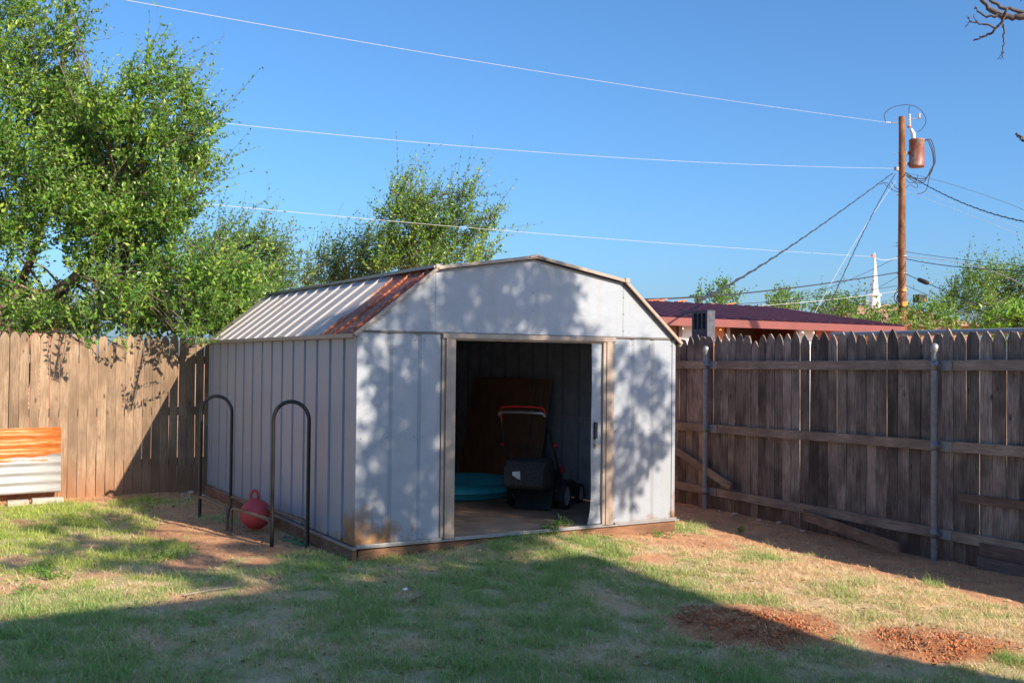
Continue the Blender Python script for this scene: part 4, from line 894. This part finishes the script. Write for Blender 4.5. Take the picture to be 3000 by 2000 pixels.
segs = [(bx0, 5.6, M_ORW), (5.6, 6.0, plain('brown_wall', (.22, .12, .07), .7)), (6.05, 6.28, plain('white_wall', (.75, .72, .66), .7)), (6.3, 6.85, M_ORW), (8.25, 8.62, plain('white_door', (.75, .73, .68), .7)), (8.65, 9.6, plain('red_wall', (.34, .10, .07), .7, 0, .3, 3)), (9.6, bx1-.1, M_ORW)]
for a, b_, m in segs:
    MB().box((a, by0, -.3), (b_-.01, by0+.05, ze-.02)).build('wall_panel', m, rb_)
MB().box((6.85, by0+.9, -.3), (8.25, by0+.95, ze-.02)).build('recessed_wall', plain('dark_wall', (.07, .045, .035), .8), rb_)
MB().prism([(bx1-.12, by0+.05, -.3), (bx1-.12, by0+.05, ze-.02), (bx1-.12, by1-.1, zr-.05), (bx1-.12, by1-.1, -.3)], (.04, 0, 0)).build('side_wall', M_ORW, rb_)
MB().box((bx0, by1-.1, -.3), (bx1-.12, by1-.05, zr-.06)).build('rear_wall', M_ORW, rb_)
for k, x in enumerate((6.0, 6.86, 8.2)): MB().box((x, by0-.03, -.3), (x+.06, by0-.001, ze-.03)).build('post', M_TAN, rb_)
# rusty scraps along the top of that roof
g = random.Random(12)
mb = MB()
for k in range(26):
    x = bx0+2+g.random()*4.2; y = by1-.05+g.uniform(-.1, .05); mb.bar((x, y, zr+.03), (x+g.uniform(.1, .35), y+g.uniform(-.1, .1), zr+.03+g.uniform(-.01, .05)), g.uniform(.03, .09), .012)
mb.build('rusty_scraps', plain('rust_scrap', (.40, .13, .05), .8, 0, .5, 5), rb_)
# dark concrete block standing behind the pickets on a post
blk = empty('concrete_block', (5.2, 2.02, 1.66), 'dark grey hollow concrete block standing upright above the grey pickets', 'concrete block')
def blockface():
    mb = MB(); y0, y1, z0, z1 = 1.89, 2.165, 1.66, 2.055; x0, x1 = 5.18, 5.30
    ys = [y0, y0+.035]; cells = []
    w_ = (y1-y0-.035*2-.02*2)/3; y = y0+.035
    for i in range(3): cells.append((y, y+w_)); y += w_+.02
    mb.box((x0, y0, z0), (x1, y1, z0+.17)); mb.box((x0, y0, z1-.04), (x1, y1, z1)); za, zb = z0+.17, z1-.04
    prev = y0
    for a, b in cells: mb.box((x0, prev, za), (x1, a, zb)); prev = b
    mb.box((x0, prev, za), (x1, y1, zb)); mb.box((x1-.03, y0+.03, za), (x1-.01, y1-.03, zb)); return mb
blockface().build('block_body', M_CONCD, blk)
MB().lathe([(.024, -.004), (.024, .002), (0, .002)], (5.181, 2.03, 1.76), (1, 0, 0), 16).build('round_hole', M_BLACK, blk)
MB().box((5.19, 1.93, -.3), (5.29, 2.12, 1.657)).build('support_post', M_SKID, blk)
# pale metal pipe rail beyond the pickets right of the pole
a = at(2048, 770, 11.5); b = at(2560, 764, 11.0); a = np.array([5.6, a[1], 1.74]); b_ = np.array([5.6, a[1]-4.5, 1.74])
rl = empty('pipe_rail', (5.6, float(a[1]), -.25), 'pale metal pipe rail running behind the grey pickets', 'rail')
MB().tube([a, b_], .03, 10).build('top_pipe', M_GALVL, rl)
for k in range(4): MB().tube([(5.6, a[1]-.2-k*1.35, -.3), (5.6, a[1]-.2-k*1.35, 1.73)], .025, 8).build('post', M_GALVL, rl)
# low house glimpsed under the elm
c0 = at(10, 700, 26); nh = empty('brick_house', (c0[0], c0[1], -.25), 'red brick house glimpsed through the elm at the left', 'house')
M_BRK = N('red_brick'); br = M_BRK.n('ShaderNodeTexBrick'); br.inputs['Scale'].default_value = 4; br.inputs['Color1'].default_value = (.24, .075, .045, 1); br.inputs['Color2'].default_value = (.30, .12, .07, 1); br.inputs['Mortar'].default_value = (.45, .38, .32, 1)
mp = M_BRK.n('ShaderNodeMapping'); mp.inputs['Rotation'].default_value = (R(90), 0, 0); M_BRK.l(M_BRK.n('ShaderNodeNewGeometry').outputs['Position'], mp.inputs[0]); M_BRK.l(mp.outputs[0], br.inputs['Vector']); M_BRK = M_BRK.set(br.outputs['Color'], .85)
hx, hy = c0[0], c0[1]
M_SHG = plain('brown_shingle', (.16, .085, .06), .9, 0, .3, 6, .5)
MB().box((hx-6, hy, -.3), (hx+1.4, hy+6, 2.3)).build('wall', M_BRK, nh)
MB().prism([(hx-6.4, hy-.4, 2.25), (hx-6.4, hy+3, 3.35), (hx-6.4, hy+6.4, 2.25)], (8.1, 0, 0)).build('roof', M_SHG, nh)
for x in (hx-4, hx-1): MB().box((x, hy-.03, 1.0), (x+1.1, hy-.002, 2.0)).build('window', plain('window_dark', (.03, .035, .04), .2), nh)

# church with steeple
c = at(2009, 712, 150); ch = empty('church', (c[0], c[1], -.3), 'white church steeple rising over a tan roof on the horizon', 'church')
M_STE = plain('white_spire', (.75, .76, .78), .5, 0, .04, 1); M_CR = plain('tan_shingle', (.34, .19, .12), .9, 0, .15, 1)
s = 150/2341
zb = c[2]; th2 = R(20)
def oct_(r, z, n=8): return [(c[0]+r*math.cos(th2+2*math.pi*k/n), c[1]+r*math.sin(th2+2*math.pi*k/n), z) for k in range(n)]
def frus(prof, n=8):
    mb = MB(); vs = []
    for r, z in prof: vs += oct_(r, z, n)
    mb.add(vs, [(i*n+k, i*n+(k+1) % n, (i+1)*n+(k+1) % n, (i+1)*n+k) for i in range(len(prof)-1) for k in range(n)]); return mb
frus([(13*s, zb-4), (13*s, zb+10*s), (14.5*s, zb+11*s), (14.5*s, zb+13*s), (12*s, zb+13.5*s), (12*s, zb+32*s), (16*s, zb+33*s), (16*s, zb+35*s), (11*s, zb+37*s)]).build('steeple_base', M_STE, ch)
frus([(11*s, zb+37*s), (8*s, zb+46*s), (4.5*s, zb+90*s), (.3*s, zb+133*s)]).build('spire', M_STE, ch)
A = at(1965, 722, 150); B = at(2062, 722, 150); dv = (B-A); dv[2] = 0
nrm_ = np.array([-dv[1], dv[0], 0])/np.linalg.norm(dv[:2])
rz0 = at(2009, 730, 150)[2]; rz1 = at(2009, 700, 150)[2]
def rp(t, o, z): p = A+dv*t+nrm_*o; return (p[0], p[1], z)
mb = MB(); mb.add([rp(-1.4, -12, rz0-1.5), rp(2.2, -12, rz0-1.5), rp(1.05, 2, rz1+.2), rp(-.05, 2, rz1+.2), rp(2.2, 16, rz0-1.5), rp(-1.4, 16, rz0-1.5)], [(0, 1, 2, 3), (3, 2, 4, 5), (1, 4, 2), (0, 3, 5), (0, 5, 4, 1)]); mb.build('roof', M_CR, ch)
mb = MB(); mb.add([rp(-1.3, -11, -.3), rp(2.1, -11, -.3), rp(2.1, 15, -.3), rp(-1.3, 15, -.3), rp(-1.3, -11, rz0-1.5), rp(2.1, -11, rz0-1.5), rp(2.1, 15, rz0-1.5), rp(-1.3, 15, rz0-1.5)], [(0, 1, 5, 4), (1, 2, 6, 5), (2, 3, 7, 6), (3, 0, 4, 7)]); mb.build('wall', M_BRK, ch)
q = at(1988, 693, 146); MB().box((q[0]-.3, q[1]-.3, q[2]-.3), (q[0]+.35, q[1]+.3, q[2]+.3)).build('roof_unit', M_GALV, ch)

# ================================================================ utility pole
PD = 34.; ptop = at(2071, 268, PD); pbot = np.array([*at(2074, 760, PD)[:2], -.3])
up_ = empty('utility_pole', tuple(pbot), 'brown wooden utility pole with rusty transformer beyond the fence', 'utility pole')
g2 = np.random.default_rng(3)
pp = [pbot+(ptop-pbot)*t+np.array([math.sin(t*9)*.012, 0, 0]) for t in np.linspace(0, 1, 22)]
MB().tube(pp, list(np.linspace(.158, .098, 22)), 20).build('pole_shaft', M_POLE, up_)
Q = lambda x, y, d=0.: at(x, y, PD+d)
M_XF = N('rusty_tank'); q = M_XF.noise(M_XF.pos((2, 2, 1.2)), 2.4, 6, .6); M_XF = M_XF.set(M_XF.ramp(q, [(.3, (.16, .05, .035)), (.5, (.22, .08, .055)), (.6, (.24, .18, .15)), (.8, (.4, .34, .27))]), .55)
tc = Q(2105.5, 384); tcz = 384-321; sx = PD/2341
tank = MB().lathe([(0, 0), (16.5*sx, .0), (17.2*sx, .02), (17.2*sx, .05), (16.8*sx, .06), (16.8*sx, .86), (17.6*sx, .87), (17.6*sx, .90), (15*sx, .93), (0, .95)], tc, n=28).build('transformer_tank', M_XF, up_)
M_GR = plain('grey_porcelain', (.45, .46, .47), .35)
def insul(a, b, r, n=5):
    a = Vector(a); b = Vector(b); L = (b-a).length; pr = [(r*.4, 0)]
    for i in range(n): z = L*(i+.3)/n; pr += [(r*.5, z), (r, z+L*.12/n), (r, z+L*.3/n), (r*.5, z+L*.45/n)]
    return MB().lathe(pr+[(r*.4, L)], a, (b-a), 12)
MB().tube([Q(2098, 322), Q(2098, 308), Q(2092, 296)], [.07, .075, .05], 12).build('bushing', M_GR, tank)
insul(Q(2090, 292), Q(2089, 262), .045).build('fuse_cutout', M_GR, up_)
insul(Q(2111, 272), Q(2112, 260), .05, 4).build('insulator', M_GR, up_)
insul(Q(2034, 281), Q(2046, 282), .03, 3).build('insulator', M_GR, up_)
mb = MB(); mb.tube([Q(2046, 282), Q(2066, 282)], .018, 6); mb.tube([Q(2068, 283), Q(2090, 275), Q(2115, 271)], .018, 6); mb.box(Q(2076, 353)-np.array([.0, .03, .03]), Q(2090, 348)+np.array([.0, .03, .0])); mb.box(Q(2076, 378)-np.array([.0, .03, .03]), Q(2090, 373)+np.array([.0, .03, .0])); mb.build('steel_bracket', M_GALV, up_)
mb = MB(); mb.lathe([(0, -.05), (.06, -.03), (.06, .03), (0, .05)], Q(2088, 291), n=12); mb.build('rusty_clamp', plain('orange_rust', (.42, .10, .03), .7), up_)
mb = MB()
for y in (272, 352, 375, 448, 558, 565): mb.tube([Q(2052, y), Q(2066, y)], .012, 5)
for y in (600, 625, 690, 720, 740): mb.tube([Q(2062, y), Q(2070, y+1)], .012, 5)
mb.build('step_bolt', M_GALV, up_)
mb = MB()
def arc(pts, r=.012, n=24):
    P_ = [Q(*p) for p in pts]; out = []
    for i in range(len(P_)-1):
        p0 = P_[max(i-1, 0)]; p1 = P_[i]; p2 = P_[i+1]; p3 = P_[min(i+2, len(P_)-1)]
        for k in range(6):
            t = k/6; out.append(.5*((2*p1)+(-p0+p2)*t+(2*p0-5*p1+4*p2-p3)*t*t+(-p0+3*p1-3*p2+p3)*t**3))
    out.append(P_[-1]); mb.tube(out, r, 5)
arc([(2034, 280), (2032, 262), (2050, 247), (2080, 241), (2105, 246), (2122, 262), (2127, 280), (2118, 296), (2107, 304)])
arc([(2088, 262), (2088, 250), (2089, 243)])
for o_ in (0, 4, 9): arc([(2120, 330), (2122+o_*.6, 322), (2130+o_, 322), (2140+o_*.7, 345), (2144+o_*.4, 375), (2138, 398-o_), (2122, 410+o_), (2100, 408+o_), (2080, 402)], .014)
arc([(2142, 380), (2134, 410), (2128, 435), (2118, 443), (2106, 446)], .012); arc([(2076, 406), (2090, 420), (2105, 415), (2108, 402)], .01); arc([(2076, 436), (2090, 425), (2104, 432), (2108, 425), (2098, 418)], .01)
arc([(2030, 420), (2042, 432), (2060, 440), (2072, 442)], .011); arc([(2048, 418), (2056, 430), (2066, 436)], .011); arc([(2020, 424), (2036, 420), (2050, 436)], .01)
mb.build('drop_loops', M_WIREB, up_)
mb = MB(); arc([(2064, 600), (2056, 608), (2054, 620), (2060, 630), (2068, 632)], .01) if 0 else None
arc([(2070, 668), (2058, 672), (2054, 684), (2060, 696), (2070, 698)], .016); arc([(2068, 670), (2062, 678), (2060, 688), (2068, 694)], .014); mb.build('cable_coil', M_WIREB, up_)
M_ORG = plain('orange_tag', (.75, .25, .04), .5)
q = Q(2078, 698, -.25); MB().box(q-np.array([.13, .03, .07]), q+np.array([.13, .03, .07])).build('orange_marker', M_ORG, up_)
q = Q(2076, 666, -.2); MB().box(q-np.array([.10, .03, .04]), q+np.array([.10, .03, .04])).build('orange_marker', M_ORG, up_)
mb = MB()
for y in (589, 628, 662): mb.lathe([(.15, -.03), (.165, -.03), (.165, .03), (.15, .03)], Q(2073, y), n=18)
mb.build('pole_band', M_GALV, up_)
MB().box(Q(2062, 388)-np.array([.12, .05, .06]), Q(2062, 388)+np.array([.08, .05, .06])).build('wire_clamp', M_GALVL, up_)

# wires: each one a gently sagging span between two real anchor depths
def wire(pts, r, mat, lb, grp, tw=0, ex=0, name='power_line'):
    """pts: three (x, y, depth); a smooth curve through them"""
    A, Bm, Cc = (at(*p) for p in pts); tb_ = np.linalg.norm(Bm-A)/(np.linalg.norm(Bm-A)+np.linalg.norm(Cc-Bm))
    out = []
    N_ = 40 if not tw else 130
    for t in np.linspace(-ex, 1, N_):
        l0 = (t-tb_)*(t-1)/((0-tb_)*(0-1)); l1 = t*(t-1)/(tb_*(tb_-1)); l2 = t*(t-tb_)/(1-tb_); out.append(A*l0+Bm*l1+Cc*l2)
    if tw:
        o2 = [p+tw*np.array([math.sin(i*.9), 0, math.cos(i*.9)]) for i, p in enumerate(out)]; mb = MB().tube(out, r, 5); mb.tube(o2, r*.7, 5)
    else: mb = MB().tube(out, r, 6)
    return tag(mb.build(name, mat, fix=False), lb, 'wire', grp)
GW = 'pale overhead wires crossing the sky'
wire([(285, 0, 14), (1160, 152, 22), (2034, 281, PD)], .0038, M_WIREW, 'highest pale wire running from the top of the sky to the pole top', GW, ex=.25)
wire([(180, 246, 16), (1200, 347, 24), (2054, 387, PD)], .0038, M_WIREW, 'middle pale wire reaching the pole below the transformer', GW, ex=.3)
wire([(415, 463, 15), (1160, 530, 22), (2012, 590, 33)], .0038, M_WIREW, 'lowest pale wire passing in front of the tall tree', GW, ex=.4)
wire([(2008, 590, 33), (2030, 597, 33.5), (2068, 589, PD)], .008, M_WIREW, 'short pale jumper between the lowest pale wire and the pole', GW)
q = at(2006, 588, 33); o = MB().box(q-np.array([.06, .03, .05]), q+np.array([.06, .03, .05])).build('wire_marker', plain('red_marker', (.7, .2, .12), .5)); tag(o, 'small red tag on the lowest pale wire beside the steeple', 'marker')
GD = 'dark service cables around the utility pole'
wire([(1680, 651, 14), (1868, 530, 24), (2050, 398, PD)], .013, M_WIREB, 'dark twisted service cable sloping down left to the shed roof', GD, .018, .15)
wire([(1880, 760, 24), (1990, 520, 29), (2056, 400, PD)], .011, M_WIREB, 'dark twisted cable dropping steeply left of the pole', GD, .016)
wire([(1850, 760, 24), (1962, 560, 29), (2058, 415, PD)], .0045, M_WIREW, 'thin pale guy wire dropping left of the pole', GD)
wire([(2078, 396, PD), (2190, 457, 30), (2352, 509, 25)], .013, M_WIREB, 'thick dark twisted cable running right from the pole', GD, .018, .0)
wire([(2078, 396, PD), (2200, 428, 34), (2352, 482, 34)], .006, M_WIREB, 'thin dark wire just above the thick twisted cable right of the pole', GD)
wire([(2076, 425, PD), (2200, 470, 34), (2352, 528, 34)], .005, M_GALV, 'thin grey wire just below the thick twisted cable right of the pole', GD)
wire([(2078, 438, PD), (2190, 480, 34), (2352, 543, 34)], .005, M_GALV, 'lowest of the thin grey wires leaving the upper pole to the right', GD)
wire([(1488, 687, 22), (1760, 668, 28), (2066, 625, PD)], .018, M_WIREB, 'heavy black cable running left from the lower pole over the red roof', GD, 0, .1)
wire([(1520, 704, 26), (1800, 690, 30), (2060, 656, PD)], .009, M_WIREB, 'thinner dark cable below the heavy black one, left of the pole', GD)
wire([(1560, 708, 26), (1800, 698, 30), (2064, 668, PD)], .006, M_WIREW, 'faint pale wire below the dark cables left of the pole', GD)
wire([(1780, 702, 34), (1920, 655, 34), (2066, 588, PD)], .008, M_WIREB, 'thin dark wire rising from the far trees to the lower pole', GD)
wire([(1860, 735, 34), (1960, 690, 34), (2068, 632, PD)], .008, M_WIREB, 'dark wire rising past the steeple to the pole', GD)
wire([(2078, 578, PD), (2200, 595, 33), (2352, 612, 32)], .008, M_WIREB, 'dark wire leaving the pole to the right at steeple top height', GD)
wire([(2078, 594, PD), (2200, 613, 32), (2352, 622, 30)], .013, M_WIREB, 'black cable leaving the pole to the right over the big tree', GD)
wire([(2076, 590, PD), (2120, 592, 33.5), (2352, 655, 30)], .010, M_WIREW, 'pale wire sagging right of the pole over the big tree', GD)
wire([(2078, 628, PD), (2180, 672, 32), (2320, 726, 28)], .013, M_WIREB, 'black cable carrying the splice case right of the pole', GD)
wire([(2080, 655, PD), (2180, 700, 32), (2300, 762, 28)], .009, M_WIREB, 'dark cable below the splice case right of the pole', GD)
wire([(2130, 690, 32), (2200, 713, 31), (2320, 752, 28)], .011, M_WIREW, 'pale cable running from the hanging terminal box to the right', GD)
wire([(2030, 760, 34), (2060, 690, PD), (2068, 632, PD)], .008, M_WIREB, 'short dark wire descending left of the lower pole', GD)
GL = 'distant wires seen through the elm'
for k, (y, lb) in enumerate(((650, 'upper of the thin wires behind the elm left of the shed roof'), (662, 'middle thin wire behind the elm left of the shed roof'), (674, 'lowest thin wire behind the elm left of the shed roof'))):
    wire([(400, y-8, 11.0), (540, y+3, 14), (700, y+14, 19)], .005, [M_WIREB, M_GALV, M_GALV][k], lb, GL)
a = Vector(at(2108, 641, 33)); b = Vector(at(2136, 652, 32.6)); o = MB().lathe([(0, 0), (.06, .03), (.075, .1), (.075, .36), (.06, .42), (0, .45)], a, (b-a), 12).build('splice_case', M_RUBBER); tag(o, 'dark ribbed splice case strapped on the cable right of the pole', 'cable box')
q = at(2113, 686, 33); bxo = empty('terminal_box', tuple(q), 'dark grey terminal box hanging from the cables right of the pole', 'cable box')
MB().box(q-np.array([.20, .12, .13]), q+np.array([.20, .12, .13])).build('box_body', M_RUBBER, bxo, bevel=.02); MB().box(q+np.array([.03, -.135, -.09]), q+np.array([.11, -.12, -.02])).build('red_light', plain('red_lens', (.6, .05, .03), .4), bxo)

# ================================================================ the house behind the viewer (casts the lawn shadow)
hs = empty('brick_house', (-2, -14, -.25), 'two storey tan brick house behind the viewer that shades the lawn', 'house')
ex, ey, ez = 4.22, -9.62, 4.85
M_TB = plain('tan_brick', (.35, .24, .17), .85, 0, .2, 9)
MB().box((-5.6, -19, -.3), (ex-.5, ey-.5, ez-.15)).build('wall', M_TB, hs)
MB().add([(-6.1, -19.5, ez-.12), (ex, -19.5, ez-.12), (ex, ey, ez-.12), (-6.1, ey, ez-.12), (-6.1, -19.5, ez), (ex, -19.5, ez), (ex, ey, ez), (-6.1, ey, ez), (-2.6, -14.5, ez+1.2), (ex-3.5, -14.5, ez+1.2)],
         [(3, 2, 1, 0), (0, 1, 5, 4), (1, 2, 6, 5), (2, 3, 7, 6), (3, 0, 4, 7), (4, 5, 9, 8), (5, 6, 9), (6, 7, 8, 9), (7, 4, 8)]).build('roof', M_SHG, hs)
for x in (-5, 1.2):
    for z in (.8, 3.1): f = MB().box((x, ey-.5, z), (x+1.3, ey-.46, z+1.3)).build('window', M_PAPER, hs); MB().box((x+.08, ey-.46, z+.08), (x+1.22, ey-.45, z+1.22)).build('pane', plain('pane', (.04, .05, .06), .1), f)
MB().box((-2, ey-.5, -.2), (-1.0, ey-.46, 1.9)).build('door', plain('door_paint', (.25, .08, .06), .5), hs)
